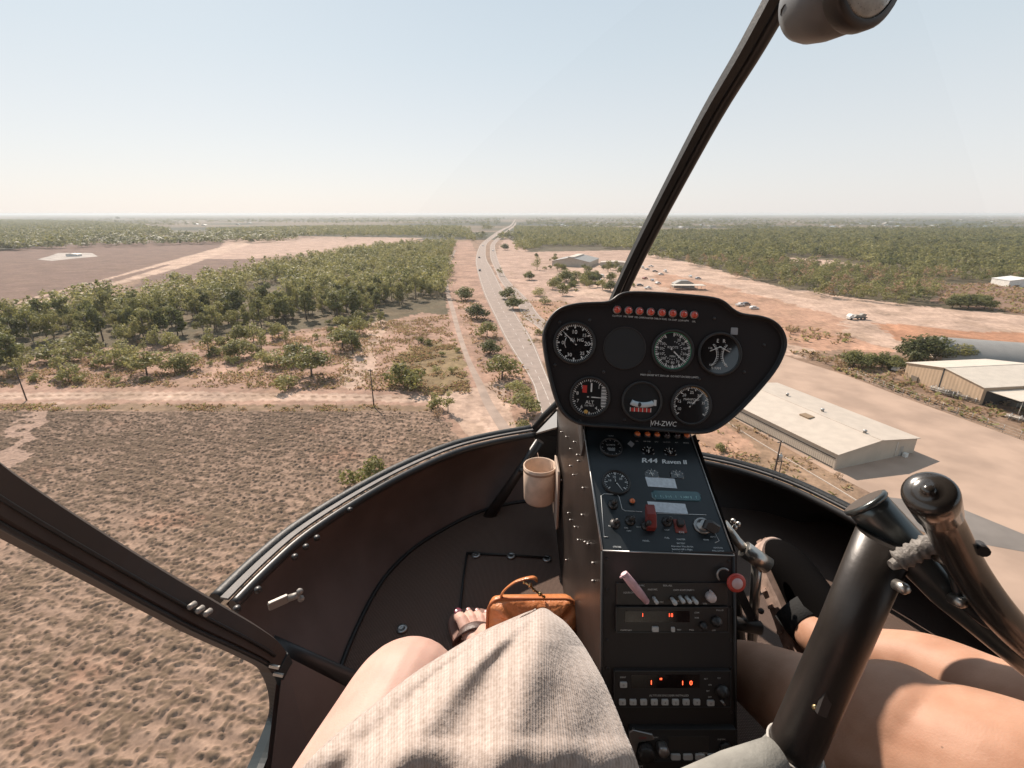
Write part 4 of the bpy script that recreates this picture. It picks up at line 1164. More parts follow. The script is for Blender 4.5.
# carpet : woven rows
def weave(name, c1, c2, sc=260):
    m = bpy.data.materials.new(name); n, l, b = nt(m); b.inputs['Roughness'].default_value = .95; b.inputs['Specular IOR Level'].default_value = .1
    tc = n.new('ShaderNodeTexCoord')
    w1 = n.new('ShaderNodeTexWave'); w1.inputs['Scale'].default_value = sc / 6.28; w1.bands_direction = 'X'; w1.inputs['Distortion'].default_value = 1.5; w1.inputs['Detail'].default_value = 2
    w2 = n.new('ShaderNodeTexWave'); w2.inputs['Scale'].default_value = sc / 6.28 * 1.1; w2.bands_direction = 'Y'; w2.inputs['Distortion'].default_value = 1.5
    l.new(tc.outputs['Object'], w1.inputs[0]); l.new(tc.outputs['Object'], w2.inputs[0])
    mu = n.new('ShaderNodeMath'); mu.operation = 'MULTIPLY'; l.new(w1.outputs[1], mu.inputs[0]); l.new(w2.outputs[1], mu.inputs[1])
    mx = n.new('ShaderNodeMix'); mx.data_type = 'RGBA'; mx.inputs['A'].default_value = (*c1, 1); mx.inputs['B'].default_value = (*c2, 1)
    l.new(mu.outputs[0], mx.inputs['Factor']); l.new(mx.outputs['Result'], b.inputs['Base Color'])
    bp = n.new('ShaderNodeBump'); bp.inputs['Strength'].default_value = .8; bp.inputs['Distance'].default_value = .002
    l.new(mu.outputs[0], bp.inputs['Height']); l.new(bp.outputs[0], b.inputs['Normal'])
    return m
carpet = weave('woven_carpet', (.085, .062, .053), (.33, .225, .175), 620)

heli = thing('helicopter', 'open helicopter cockpit with black instrument console in flight over the plain', 'helicopter', EYE + Vector((.22, .6, -.95)))
def hp(name, m, mats, label=None, parent=None): return put(name, m, mats, parent or heli, label)

# --- floor -------------------------------------------------------
FZ = -.90; RZ = -.65; RZR = -.71
def Cx(p): return p
rimL = [(226, 604), (262, 568), (300, 535), (350, 502), (400, 474), (450, 452), (490, 441), (533, 433)]
flL = [(330, 700), (352, 640), (380, 585), (410, 552), (445, 529), (480, 512), (515, 503), (549, 500)]
rimR = [(690, 458), (740, 469), (790, 486), (840, 510), (872, 528), (930, 566), (1000, 620), (1060, 680), (1150, 780)]
flR = [(700, 505), (730, 508), (765, 512), (800, 522), (835, 524), (890, 554), (960, 600), (1040, 662), (1120, 745)]
RL = [Q(*p, RZ) for p in spline(rimL, 6)]; FLp = [Q(*p, FZ) for p in spline(flL, 6)]
RRp = [Q(*p, RZR) for p in spline(rimR, 6)]; FR = [Q(*p, FZ) for p in spline(flR, 6)]
m = M()
cyl = FLp + [Q(600, 494, FZ), Q(650, 497, FZ)] + FR
back = [Vector((p.x, EYE.y - .55, EYE.z + FZ - ROLL * (p.x - .22))) for p in cyl]
ring_ = cyl
V = []
for p, b_ in zip(cyl, back):
    for t in np.linspace(0, 1, 12): V.append(p.lerp(Vector((max(-.60, min(1.0, b_.x * 1.0)), b_.y, b_.z)), t))
m.add(V, [(i * 12 + k_, i * 12 + k_ + 1, (i + 1) * 12 + k_ + 1, (i + 1) * 12 + k_) for i in range(len(cyl) - 1) for k_ in range(11)])
floor = hp('floor', m, carpet)
# floor hatch, piping and studs on it
m = M(); hat = [Q(467, 553, FZ + .004), Q(508, 555, FZ + .004), Q(549, 558, FZ + .004)]
m.tube(hat, (.004, .003), n=6); m.tube([Q(467, 553, FZ + .004), Q(463, 580, FZ + .004), Q(457, 640, FZ + .004)], (.004, .003), n=6)
hp('hatch_piping', m, rubm, parent=floor)
for (a_, b_) in ((476, 555), (511, 556), (547, 559), (402, 629)):
    m = M(); c = Q(a_, b_, FZ + .003); fr = Frame(c, (1, 0, 0), (0, 1, 0))
    m.lathe(fr, [(.0125, 0), (.012, .0025), (.006, .0035), (.005, .0015), (.0005, .001)], n=20); hp('stud', m, alum, parent=floor)

# --- nose walls between floor and rim ------------------------------
def wall(A_, B_, bulge):
    m = M(); n_ = min(len(A_), len(B_)); V = []; S = 8
    for i in range(n_):
        a_, b_ = A_[i], B_[i]; out = (b_ - a_); out.z = 0
        out = Vector((a_.x - .22, a_.y - .3, 0)).normalized()
        for k_ in range(S):
            t = k_ / (S - 1); V.append(a_.lerp(b_, t) + out * bulge * math.sin(math.pi * t))
    m.add(V, [(i * S + k_, i * S + k_ + 1, (i + 1) * S + k_ + 1, (i + 1) * S + k_) for i in range(n_ - 1) for k_ in range(S - 1)], 0, True)
    return m
hp('side_wall', wall(FLp, RL, .05), brownm)
hp('side_wall', wall(FR, RRp, .05), blkm)
m = M(); m.tube([p + Vector((0, -.004, .004)) for p in FLp], .005, n=8); hp('floor_piping', m, rubm)
# nose panel between the two sides (behind console)
nA, nB, nC, nD = FLp[-1], RL[-1], RRp[0], FR[0]
up1, up2 = P(556, 409, 1.40), P(700, 440, 1.42)
m = M(); m.add([nA, nD, nC, up2, up1, nB], [(0, 1, 2, 3, 4, 5)]); hp('nose_panel', m, blk)

# --- windscreen rim : rubber, retaining strip, bolts ---------------
def rim(line, sgn, name, sgn2=1):
    o = []; up = Vector((0, 0, 1))
    t_ = [(line[min(i + 1, len(line) - 1)] - line[max(i - 1, 0)]).normalized() for i in range(len(line))]
    side = [t.cross(up).normalized() * sgn for t in t_]
    m = M(); m.tube([p + s * .018 + up * .008 for p, s in zip(line, side)], (.011, .012), n=10, up=up)
    r_ = hp(name, m, rubm)
    nl = len(line); ws_ = [(.0022, (.0078 if (sgn2 == 1) else .004) * (1 - .62 * (i / nl if sgn2 == 1 else .3))) for i in range(nl)]
    m = M(); m.tube([p + s * .001 + up * .011 for p, s in zip(line, side)], ws_, n=4, square=True, up=up, smooth=False)
    hp('retaining_strip', m, mat('strip_grey', (.11, .10, .095), .65, .0, var=.15, scale=30), parent=r_)
    m = M(); m.tube([p - s * .014 + up * .000 for p, s in zip(line, side)], (.010, .009), n=8, up=up)
    hp('inner_lip', m, blk, parent=r_)
    return r_, side
rL, sL = rim(RL, -1, 'windscreen_rim')
rR, sR = rim(RRp, -1, 'windscreen_rim', 2)
for (a_, b_) in ((237, 609), (258, 590), (295, 557), (306, 547), (317, 538), (350, 510)):
    c = Q(a_, b_, RZ + .015); m = M(); m.lathe(Frame(c, (1, 0, 0), (0, 1, 0)), [(.006, -.003), (.006, .003), (.0045, .005), (.0008, .0055)], n=10); hp('bolt', m, blk, parent=rL)
# latch bracket on the rim
m = M(); fr = Frame(Q(281, 600, RZ - .03), ray(300, 590) * .0 + Vector((.75, .6, 0)), (0, 0, 1))
m.box(fr, -.022, .012, -.008, .008, 0, .006, bev=.002); m.tube([fr.pt(.012, 0, .004), fr.pt(.028, .004, .012)], .006, n=10)
m.ball(fr.pt(.030, .010, .012), .006); m.ball(fr.pt(.030, -.006, .012), .006)
hp('door_latch', m, mat('dull_steel', (.28, .26, .24), .6, .6))
# short rim rising to the nose bow
up = Vector((0, 0, 1))
m = M(); pa, pb = RL[-1] + Vector((0, .02, 0)), up1 + Vector((.005, .02, .01))
m.tube([pa, pa.lerp(pb, .5) + Vector((0, .01, 0)), pb, P(600, 360, 1.45)], [(.010, .012)] * 4, n=10); hp('nose_seal', m, rubm)
m = M(); q1, q2, q3 = P(536, 433, 1.41), P(557, 411, 1.38), P(557, 427, 1.34); m.add([q1, q2, q3, q1 + Vector((0, .01, -.01)), q2 + Vector((0, .01, -.01)), q3 + Vector((0, .01, -.01))], [(0, 2, 1), (3, 4, 5), (0, 1, 4, 3), (1, 2, 5, 4), (2, 0, 3, 5)])
hp('nose_gusset', m, mat('grey_primer', (.34, .33, .32), .5))
# strut inside the nose
m = M(); m.tube([P(540, 441, 1.43), P(517, 475, 1.46), P(486, 521, 1.50)], [(.014, .012), (.014, .012), (.020, .014)], n=10)
m.tube([P(519, 469, 1.43), P(527, 472, 1.43)], .008, n=8)
hp('nose_strut', m, blk)

# --- centre bow of the windscreen ---------------------------------
b0, b1, b2 = P(596, 352, 1.46), P(690, 160, 1.02), P(797, -28, .70)
bow = [Vector(p) for p in spline([tuple(b0), tuple(P(632, 268, 1.30)), tuple(P(701, 135, .98)), tuple(P(754, 45, .80)), tuple(P(800, -40, .68)), tuple(P(860, -170, .52))], 6)]
m = M(); m.tube([p + VX * .010 for p in bow], (.011, .013), n=14, up=VX); bowo = hp('windscreen_bow', m, blk)
m = M(); m.tube([p - VX * .013 + VU * .0 for p in bow], (.008, .010), n=4, square=True, up=VX, smooth=False); hp('bow_seal', m, rubm, parent=bowo)
m = M(); m.tube([p - VX * .003 - VF * .012 for p in bow], (.0012, .002), n=6, up=VX); hp('seal_bead', m, alum, parent=bowo)
# clear bubble
clear = bpy.data.materials.new('clear_acrylic'); clear.use_nodes = True
for n_ in list(clear.node_tree.nodes):
    if n_.type == 'BSDF_PRINCIPLED': clear.node_tree.nodes.remove(n_)
tn = clear.node_tree.nodes.new('ShaderNodeBsdfTransparent'); tn.inputs[0].default_value = (.985, .985, .985, 1)
clear.node_tree.links.new(tn.outputs[0], clear.node_tree.nodes['Material Output'].inputs['Surface'])
def bubble(line, bl, side):
    N = 24; m = M(); V = []
    ln = [line[int(round(i * (len(line) - 1) / (N - 1)))] for i in range(N)]
    bb = [bl[int(round(i * (len(bl) - 1) / (N - 1)))] for i in range(N)][::-1]
    for i in range(N):
        a_, b_ = ln[i], bb[i]
        for k_ in range(12):
            t = k_ / 11; V.append(a_.lerp(b_, t) + Vector((side * .16, .20, .06)) * math.sin(math.pi * t) * (1 - .3 * i / N))
    m.add(V, [(i * 12 + k_, i * 12 + k_ + 1, (i + 1) * 12 + k_ + 1, (i + 1) * 12 + k_) for i in range(N - 1) for k_ in range(11)], 0, True)
    return m
hp('windscreen', bubble(RL, bow, -1), clear)
hp('windscreen', bubble(RRp[::-1], bow, 1), clear)

# --- left door frame -------------------------------------------------
post = [(-150, 375, .30), (-60, 455, .41), (0, 499, .48), (112, 565, .61), (197, 613, .70), (248, 640, .755), (272, 657, .79), (283, 682, .83), (284, 712, .85), (273, 745, .82), (256, 785, .77), (226, 845, .68), (170, 960, .57)]
pp = [Vector(p) for p in spline([tuple(P(a_, b_, d_)) for a_, b_, d_ in post], 6)]
def vfit(i, t): return t
wid = []
for i, p in enumerate(pp):
    s = i / 6
    wid.append((.024, .016) if s < 4 else ((.019, .016) if s > 6 else (.024 - .005 * (s - 4) / 2, .016)))
# keep the section's wide side square to the door plane
m = M()
def beam(m, pts, hw, hd, nrm):
    V = []; N = len(pts)
    for i, p in enumerate(pts):
        t = (pts[min(i + 1, N - 1)] - pts[max(i - 1, 0)]).normalized(); nn = (nrm - t * nrm.dot(t)).normalized(); w = t.cross(nn)
        h_ = hw[i] if isinstance(hw, list) else hw
        prof = [(-h_, -hd), (h_, -hd), (h_ + .0, hd * .4), (h_ * .75, hd), (-h_ * .75, hd), (-h_, hd * .4)]
        for a_, b_ in prof: V.append(p + w * a_ + nn * b_)
    K = 6
    m.add(V, [(i * K + k_, i * K + (k_ + 1) % K, (i + 1) * K + (k_ + 1) % K, (i + 1) * K + k_) for i in range(N - 1) for k_ in range(K)])
    b_ = len(m.v) - len(V); m.f += [tuple(b_ + i for i in reversed(range(K))), tuple(b_ + (N - 1) * K + i for i in range(K))]; m.m += [0, 0]; m.sm += [False] * 2
nrm = Vector((1, -.25, .45)).normalized()
beam(m, pp[:38], [w[0] for w in wid[:38]], .014, nrm)
frame_o = hp('door_frame', m, mat('brown_black_frame', (.036, .026, .022), .6, var=.2, scale=8))
m = M(); beam(m, pp[37:], [w[0] for w in wid[37:]], .016, nrm); hp('door_sill', m, mat('teal_black_gloss', (.022, .030, .034), .5, spec=.35))
m = M()
w_ = [((pp[min(i + 1, len(pp) - 1)] - pp[max(i - 1, 0)]).normalized()).cross(nrm).normalized() for i in range(len(pp))]
m.tube([p + w * (wid[i][0] * .25) + nrm * .017 for i, (p, w) in enumerate(zip(pp[:36], w_[:36]))], .0025, n=6)
hp('weather_strip', m, rubm, parent=frame_o)
m = M(); m.tube([p + w * (wid[i][0]) + nrm * .012 for i, (p, w) in enumerate(zip(pp[:36], w_[:36]))], .0035, n=6)
hp('edge_seal', m, rubm, parent=frame_o)
for (a_, b_, d_) in ((190, 607, .69), (198, 611, .695), (206, 614, .70)):
    m = M(); c = P(a_, b_, d_ - .020); m.lathe(Frame(c, VX, VU), [(.0042, -.01), (.0042, .001), (.003, .0025), (.001, .0028)], n=10); hp('bolt', m, mat('dull_steel', (.28, .26, .24), .6, .6), parent=frame_o)
for (a_, b_, d_, r_) in ((275, 666, .765, .008), (279, 674, .775, .008), (287, 714, .825, .003), (289, 700, .825, .0025), (286, 726, .815, .0025)):
    m = M(); c = P(a_, b_, d_); m.box(Frame(c, VX, VU).rot(-.2), -r_, r_, -.0022, .0022, 0, .004); hp('striker_plate', m, steel, parent=frame_o)
# bulkhead lip at the foot of the door, below the thigh
m = M(); m.tube([P(268, 646, .85), P(310, 664, .87), P(345, 678, .90), (P(400, 700, .92))], [(.021, .010), (.020, .010), (.019, .010), (.016, .010)], n=10, up=VU); hp('floor_bulkhead', m, blk)
# inner side trim below the rim (seat well)
m = M(); a1, a2, a3, a4 = P(284, 655, .815), P(372, 700, .93), P(350, 900, .74), P(256, 900, .66)
m.add([a1, a2, a3, a4], [(0, 1, 2, 3)]); m.add([p + Vector((-.01, 0, -.01)) for p in (a1, a2, a3, a4)], [(3, 2, 1, 0)]); hp('seat_well', m, brownm)

# --- centre console ---------------------------------------------------
tl, bl_, br_, tr_ = P(584, 430, .846), P(602, 551, .69), P(733, 555, .69), P(690, 434, .846)
D2 = P(600, 830, .69); E2 = P(737, 830, .69)
SW = Frame(bl_, br_ - bl_, tl - bl_)
LO = Frame(P(601, 553, .69), VX, VU)
xl, xr = LO.o.x, E2.x
m = M()
far = [P(554, 408, 1.36), P(551, 470, 1.40), P(550.6, 521, 1.43), P(557, 596, 1.22), P(575, 830, .80)]
side_pts = [tl, P(570, 400, .90)] + far + [D2, bl_]
ctr = sum((p for p in side_pts), Vector()) / len(side_pts)
side_pts = [Vector((xl + .001, p.y, p.z)) for p in side_pts]
m.add(side_pts, [tuple(range(len(side_pts)))]); 
inn = [p + Vector((.004, 0, 0)) for p in side_pts]; m.add(inn, [tuple(reversed(range(len(inn))))])
cons = hp('console_side', m, sidem)
rr_ = np.random.default_rng(3)
for (a_, b_) in ((562, 432), (567, 437), (575, 442), (571, 449), (579, 461), (584, 488), (560, 503), (569, 513), (571, 520), (576, 527), (579, 540), (586, 542), (589, 544), (594, 563), (594, 581), (574, 475), (578, 455), (562, 480), (583, 515), (571, 466), (567, 560)):
    r = ray(a_, b_); t = (xl - EYE.x) / r.x; c = EYE + r * t
    m = M(); m.lathe(Frame(c - Vector((.003, 0, 0)), (0, 0, 1), (0, 1, 0)), [(.0020, -.004), (.0020, .0002), (.0013, .0010), (.0003, .0012)], n=8); hp('rivet', m, alum, parent=cons)
# lower face body (right side, front, and behind)
m = M()
rs = [Vector((E2.x, p.y, p.z)) for p in (tr_, P(700, 470, 1.30), Vector((0, EYE.y + 1.28, EYE.z - .93)), Vector((0, EYE.y + .3, EYE.z - .95)), E2, br_)]
m.add(rs, [(5, 4, 3, 2, 1, 0)])
m.add([LO.pt(-.001, .002, 0), LO.pt(-.001, -.42, 0), LO.pt(.195, -.42, 0), LO.pt(.195, .002, 0)], [(0, 1, 2, 3)])
hp('console_body', m, blkm)
m = M(); m.tube([bl_ + VF * -.001, D2 + VF * -.001], .002, n=6); m.tube([br_ + VF * -.001, E2 + VF * -.001], .002, n=6); hp('console_edge', m, blk)

# switch panel
swm = mat('switch_panel_grey_blue', (.016, .020, .023), .38, var=.08, scale=60, spec=.5)
Wb = (br_ - bl_).length; Hs = (tl - bl_).length
qtl = SW.px(584, 430); qtr = SW.px(690, 434); qbl = SW.px(602, 551); qbr = SW.px(734, 556)
m = M(); m.prism(SW, [qbl, qbr, qtr, qtl], -.004, .0, 0); m.tube([SW.pt(*qbl, .001), SW.pt(*qtl, .001)], .0016, 1, n=6); m.tube([SW.pt(*qbr, .001), SW.pt(*qtr, .001)], .0010, 1, n=6); m.tube([SW.pt(*qbl, .001), SW.pt(*qbr, .001)], .0012, 1, n=6)
swp = hp('switch_panel', m, [swm, alum])
def gauge(fr, r, parent, name='gauge', ticks=(), nums=(), needle=None, extra=None, ring=True, fm=None, words=(), tick_c=2):
    m = M()
    if ring: m.lathe(fr, [(r * 1.10, 0), (r * 1.10, .004), (r * 1.02, .006), (r * .97, .002)], 0, 40, cap=False)
    m.prism(fr, [(r * .99 * math.cos(6.2832 * i / 40), r * .99 * math.sin(6.2832 * i / 40)) for i in range(40)], -.001, .0015, 1)
    for (n_, a0, a1, r0, r1, w_) in ticks:
        for i in range(n_):
            a = R(a0 + (a1 - a0) * i / max(1, n_ - 1)); d = Vector((math.cos(a), math.sin(a))); q = Vector((-d.y, d.x)) * w_ * r * .5
            pts = [d * r0 * r - q, d * r1 * r - q, d * r1 * r + q, d * r0 * r + q]
            m.add([fr.pt(p.x, p.y, .0019) for p in pts], [(0, 1, 2, 3)], tick_c)
    for (t, a, rd, s) in nums:
        a = R(a); m.text(Frame(fr.pt(math.cos(a) * rd * r, math.sin(a) * rd * r), fr.X, fr.Y), t, s * r, 2, .0019)
    for (t, u, v, s) in words: m.text(Frame(fr.pt(u * r, v * r), fr.X, fr.Y), t, s * r, 2, .0019)
    if needle:
        for (a, l_, w_, mi) in needle:
            a = R(a); d = Vector((math.cos(a), math.sin(a))); q = Vector((-d.y, d.x)) * w_ * r * .5
            pts = [-d * .15 * r - q, d * l_ * r - q * .3, d * l_ * r + q * .3, -d * .15 * r + q]
            m.add([fr.pt(p.x, p.y, .0026) for p in pts], [(0, 1, 2, 3)], mi)
        m.lathe(fr, [(r * .07, .0018), (r * .07, .0034), (r * .02, .0036)], 0, 16)
    if extra: extra(m, fr, r)
    return hp(name, m, [blk, fm or facem, whm, redm, grnm, yelm, mat('dial_grey', (.25, .25, .25), .5)], parent=parent)
a44 = [('%d' % i, 90 - 36 * i, .62, .3) for i in range(10)]
# clock / amp style gauges
def f1(m, fr, r):
    m.box(fr, -.28 * r, .32 * r, -.42 * r, -.18 * r, .0015, .0022, 6)
gauge(SW.at(611, 448, .0), .0175, swp, 'clock', ticks=((12, 0, 330, .8, .92, .05),), words=(('QUARTZ', 0, .3, .22), ('00:00', 0, -.15, .34)), extra=f1, fm=facem)
gauge(SW.at(616, 483, .0), .0205, swp, 'pressure_gauge', ticks=((24, -40, 220, .82, .92, .05), (7, -40, 220, .68, .92, .07)), needle=((-62, .85, .07, 2), (100, .4, .06, 2)), nums=(('10', 160, .5, .26), ('20', 100, .52, .26), ('30', 40, .52, .26)))
# small meter windows
for (a_, b_, w_, tx) in ((648, 451, .018, 'OIL'), (670, 452, .018, 'CHT'), (652, 474, .019, 'FUEL'), (677, 475, .019, 'AUX')):
    fr = SW.at(a_, b_); m = M(); m.box(fr, -w_ / 1.6, w_ / 1.6, -.008, .008, 0, .001, 0, bev=.003)
    for i in range(5):
        a = R(150 - 30 * i); m.tube([fr.pt(.6 * w_ * math.cos(a) * .8, .010 * math.sin(a) - .004, .0016), fr.pt(.6 * w_ * math.cos(a), .014 * math.sin(a) - .005, .0016)], .0004, 1, n=4)
    m.tube([fr.pt(0, -.005, .0018), fr.pt(.005 * random.uniform(-1, 1), .006, .0018)], .0006, 1, n=4); m.text(fr.at(a_, b_), tx, .0042, 1, .0012)
    hp('meter', m, [glsm, whm], parent=swp)
# light-blue translucent meter strip
m = M(); u0, v0 = SW.px(652, 500); u1, v1 = SW.px(700, 492); m.box(SW, u0, u1, v0, v1 + .0, 0, .0015, 0, bev=.004)
for i in range(9):
    u = u0 + (u1 - u0) * (.08 + .1 * i); m.box(SW, u, u + .0007, v0 + .004, v0 + .008, .0015, .0019, 1)
m.text(SW.at(666, 497.5), 'L  F/2', .005, 1, .0019); m.text(SW.at(687, 498), 'AMP 0', .005, 1, .0019)
hp('meter_strip', m, [mat('teal_glass', (.05, .115, .13), .12, spec=.6), mat('pale_teal_print', (.32, .55, .55), .5)], parent=swp)
# placards
plc = mat('white_placard', (.60, .64, .68), .6, var=.1, scale=200)
for quad in (((645, 477), (674.5, 479), (677, 488.5), (648, 486.5)), ((647, 501.5), (685, 504), (688, 514), (651, 512))):
    m = M(); pts = [SW.px(*q) for q in quad][::-1]; m.prism(SW, pts, 0, .0006); hp('placard', m, plc, parent=swp)
m = M(); m.prism(SW.at(631, 444), [(.006, 0), (0, .007), (-.006, 0), (0, -.007)], 0, .0006); hp('placard', m, mat('grey_placard', (.3, .3, .31), .5), parent=swp)
# lettering and white outline on the switch panel
m = M()
m.text(SW.at(649.5, 460.7, 0), 'R44', .0135, 0, .0007, sx=1.25, shear=.2); m.text(SW.at(650.0, 460.7, 0), 'R44', .0135, 0, .0009, sx=1.25, shear=.2); m.text(SW.at(674, 462, 0), 'Raven II', .0120, 0, .0007, sx=1.08, shear=.12)
m.text(SW.at(674.5, 462, 0), 'Raven II', .0120, 0, .0009, sx=1.08, shear=.12)
for t, a_, b_, s in (('CLOCK', 611, 436, .003), ('ALT   OFF', 613, 526, .0034), ('STROBE', 617, 547, .0034), ('NAV', 629, 531, .0034), ('CLUTCH', 640, 527, .0032), ('PANEL', 646, 541, .0034), ('GOV', 667, 530, .0034), ('FUEL', 667, 538, .0034), ('MASTER', 681, 541, .0034), ('BATTERY', 681, 545, .003),
                     ('ON', 626, 528, .0036), ('IGNITION', 718, 548, .003), ('PULL LATCH', 718, 551, .003), ('PRIME', 706, 540, .003), ('BOTH', 713, 537, .003),
                     ('Alternator Must Be On', 682, 546.5, .0034), ('Switched Off In Flight', 682, 549.5, .0034), ('Except In Emergency', 682, 552.3, .0034)):
    if t in ('MASTER', 'BATTERY'): b_ -= 1.5
    m.text(SW.at(a_, b_), t, s, 0, .0006)
def outline(pxs, w_=.0005):
    pts = [SW.pt(*SW.px(*p), .0006) for p in pxs]; m.tube(pts, w_, n=4)
hp('lettering', m, mat('silk_screen', (.72, .74, .74), .7), parent=swp)
m = M()
outline([(604, 537), (601, 496), (604, 494), (617, 494.5), (619, 497), (622, 509), (625, 511), (642, 512)]); hp('lettering', m, mat('silk_screen', (.72, .74, .74), .7), parent=swp)
m = M()
outline([(604, 537), (608, 537)]); outline([(657, 513.5), (706, 515)]); outline([(712, 528), (719, 541), (715, 543)])
# sunlight streak is light; only the silk screen is drawn here
hp('panel_outline', m, mat('silk_screen', (.72, .74, .74), .7), parent=swp)
# toggles
def toggle(fr, mats, h=.014, r=.0028, base=.0055, dx=0, dy=.004, parent=None, name='toggle_switch', flat=False):
    m = M(); m.lathe(fr, [(base, 0), (base, .002), (base * .7, .004), (base * .55, .005)], 0, 14)
    m.tube([fr.pt(0, 0, .004), fr.pt(dx * .5, dy * .5, .004 + h * .5), fr.pt(dx, dy, .004 + h)], [r * .8, r, r * 1.15], 1, n=10)
    m.ball(fr.pt(dx, dy, .004 + h), r * 1.15, 1, 8)
    return hp(name, m, mats, parent=parent)
for (a_, b_) in ((613, 505), (615, 524), (630, 521), (667, 522), (646, 526)): toggle(SW.at(a_, b_), [blk, blk], .013, .0035, .008, 0, -.004, swp)
# amber lamp by the switches and ignition key
def lamp(fr, r, parent, col_m, name='warning_light'):
    m = M(); m.lathe(fr, [(r * 1.25, 0), (r * 1.25, .0025), (r * 1.0, .0035)], 0, 18, cap=False)
    m.lathe(fr, [(r, .001), (r, .004), (r * .7, .0062), (r * .25, .0072)], 1, 18)
    m.ball(fr.pt(r * .25, r * .3, .006), r * .25, 2, 8)  # off-centre white bead: a fixed glint modelled onto the lens
    return hp(name, m, [alum if col_m is LR else blk, col_m, whm], parent=parent)
LR = mat('lamp_red', (.62, .075, .045), .2, spec=.6, coat=.5); LO_ = mat('lamp_orange', (.70, .16, .045), .2, spec=.6, coat=.5); LD = mat('lamp_dark', (.035, .018, .022), .2, spec=.6, coat=.5)
lamp(SW.at(632, 502), .0042, swp, LO_)
fr = SW.at(702, 526); m = M(); m.lathe(fr, [(.0135, 0), (.0135, .002), (.0115, .004), (.0095, .003), (.009, .003), (.0085, .006), (.0055, .0065), (.005, .009)], 0, 28); ks = hp('ignition_switch', m, alum, parent=swp)
m = M(); fr2 = Frame(fr.pt(.0, 0, .010), VX, VU).rot(-.45); m.prism(fr2, [(-.002, -.007), (.016, -.009), (.021, -.002), (.020, .007), (.006, .009), (-.003, .005)], .004, .012, bev=.003); m.tube([fr.pt(0, 0, .006), fr2.pt(.006, 0, .008)], .003, n=8); hp('key_head', m, blk, parent=swp)
# red guard and the red guarded switch
m = M(); fr = SW.at(650, 524); m.prism(Frame(fr.o, fr.Y, fr.Z), [(-.012, .001), (-.012, .012), (.004, .022), (.020, .022), (.020, .016), (.006, .006), (.002, .001)], -.0075, .0055, bev=.0012); hp('switch_guard', m, mat('guard_red', (.20, .030, .024), .38, var=.15, scale=80), parent=swp)
m = M(); fr = SW.at(680, 527); m.box(fr, -.0085, .0085, -.0095, .012, 0, .002, 0, bev=.001); m.box(fr, -.005, .005, -.002, .010, .002, .010, 1, bev=.002); m.text(fr.at(681, 533), 'ON', .005, 2, .0025)
hp('guarded_switch', m, [mat('guard_red2', (.24, .05, .035), .5), blk, whm], parent=swp)
# row of lights under the flight panel
for i, a_ in enumerate((637, 647, 656.5, 666.5, 676.5, 686)):
    o = lamp(SW.at(a_, 435.5 + i * .35, .002), .0050, swp, LO_ if i in (0, 1, 2, 5) else LD)
m = M()
for i, (a_, t) in enumerate(((637, 'OIL'), (647, 'MR CHIP'), (656.5, 'EMU'), (666.5, 'CLUTCH'), (676.5, 'ALT'), (686, 'BRAKE'))): m.text(SW.at(a_, 441.3 + i * .35), t, .0032, 0, .0006)
hp('lettering', m, whm, parent=swp)

# lower console: audio panel, radios
AP = lambda a_, b_, w=0.0: LO.at(a_, b_, w)
def face(px0, py0, px1, py1, w=.004, mi=0, m=None, bev=.0015, w0=0):
    u0, v1 = LO.px(px0, py0); u1, v0 = LO.px(px1, py1); m.box(LO, u0, u1, v0, v1, w0, w, mi, bev=bev)
dispm = mat('display_black', (.012, .006, .006), .12, spec=.6)
ledm = mat('led_red', (1.0, .10, .04), .5, emit=1.6)
keym = mat('key_white', (.52, .52, .51), .5)
greym = mat('radio_bezel', (.045, .045, .045), .5)
m = M(); face(616, 582, 727, 604, .003, 0, m)
for t, a_, b_ in (('COM MIC', 639, 584.5), ('PASS MIC', 652, 588.5), ('ISOL ALL', 667, 584.5), ('COM 1', 676, 589), ('COM 2', 683, 589), ('NAV 1', 690, 589), ('SPKR', 676, 600), ('OFF', 683, 602), ('HEAD', 691, 600), ('VOL', 704, 602.5), ('TEST', 646, 601), ('MIC', 661, 601), ('SQUELCH', 628, 591.5)): m.text(AP(a_, b_), t, .0034, 1, .0034)
ap = hp('audio_panel', m, [blk, whm])
for (a_, b_, s) in ((653, 597, .0026), (671, 597.5, .0032), (679, 596, .0028), (685.5, 596.3, .0028), (692, 597, .0028)):
    m = M(); fr = AP(a_, b_, .003); m.lathe(fr, [(.003, 0), (.003, .002), (.002, .003)], 0, 10); m.tube([fr.pt(0, 0, .002), fr.pt(.0015, -.002, .010)], [s * .8, s * 1.1], 1, n=10); m.ball(fr.pt(.0015, -.002, .010), s * 1.1, 1, 8); hp('toggle_switch', m, [alum, keym], parent=ap)
m = M(); fr = AP(709, 595, .003); m.lathe(fr, [(.0072, 0), (.0065, .008), (.0055, .010), (.001, .0105)], 0, 20); m.box(fr, -.001, .001, .004, .009, .0, .010, 0); hp('knob', m, mat('knob_pink_white', (.60, .50, .48), .5), parent=ap)
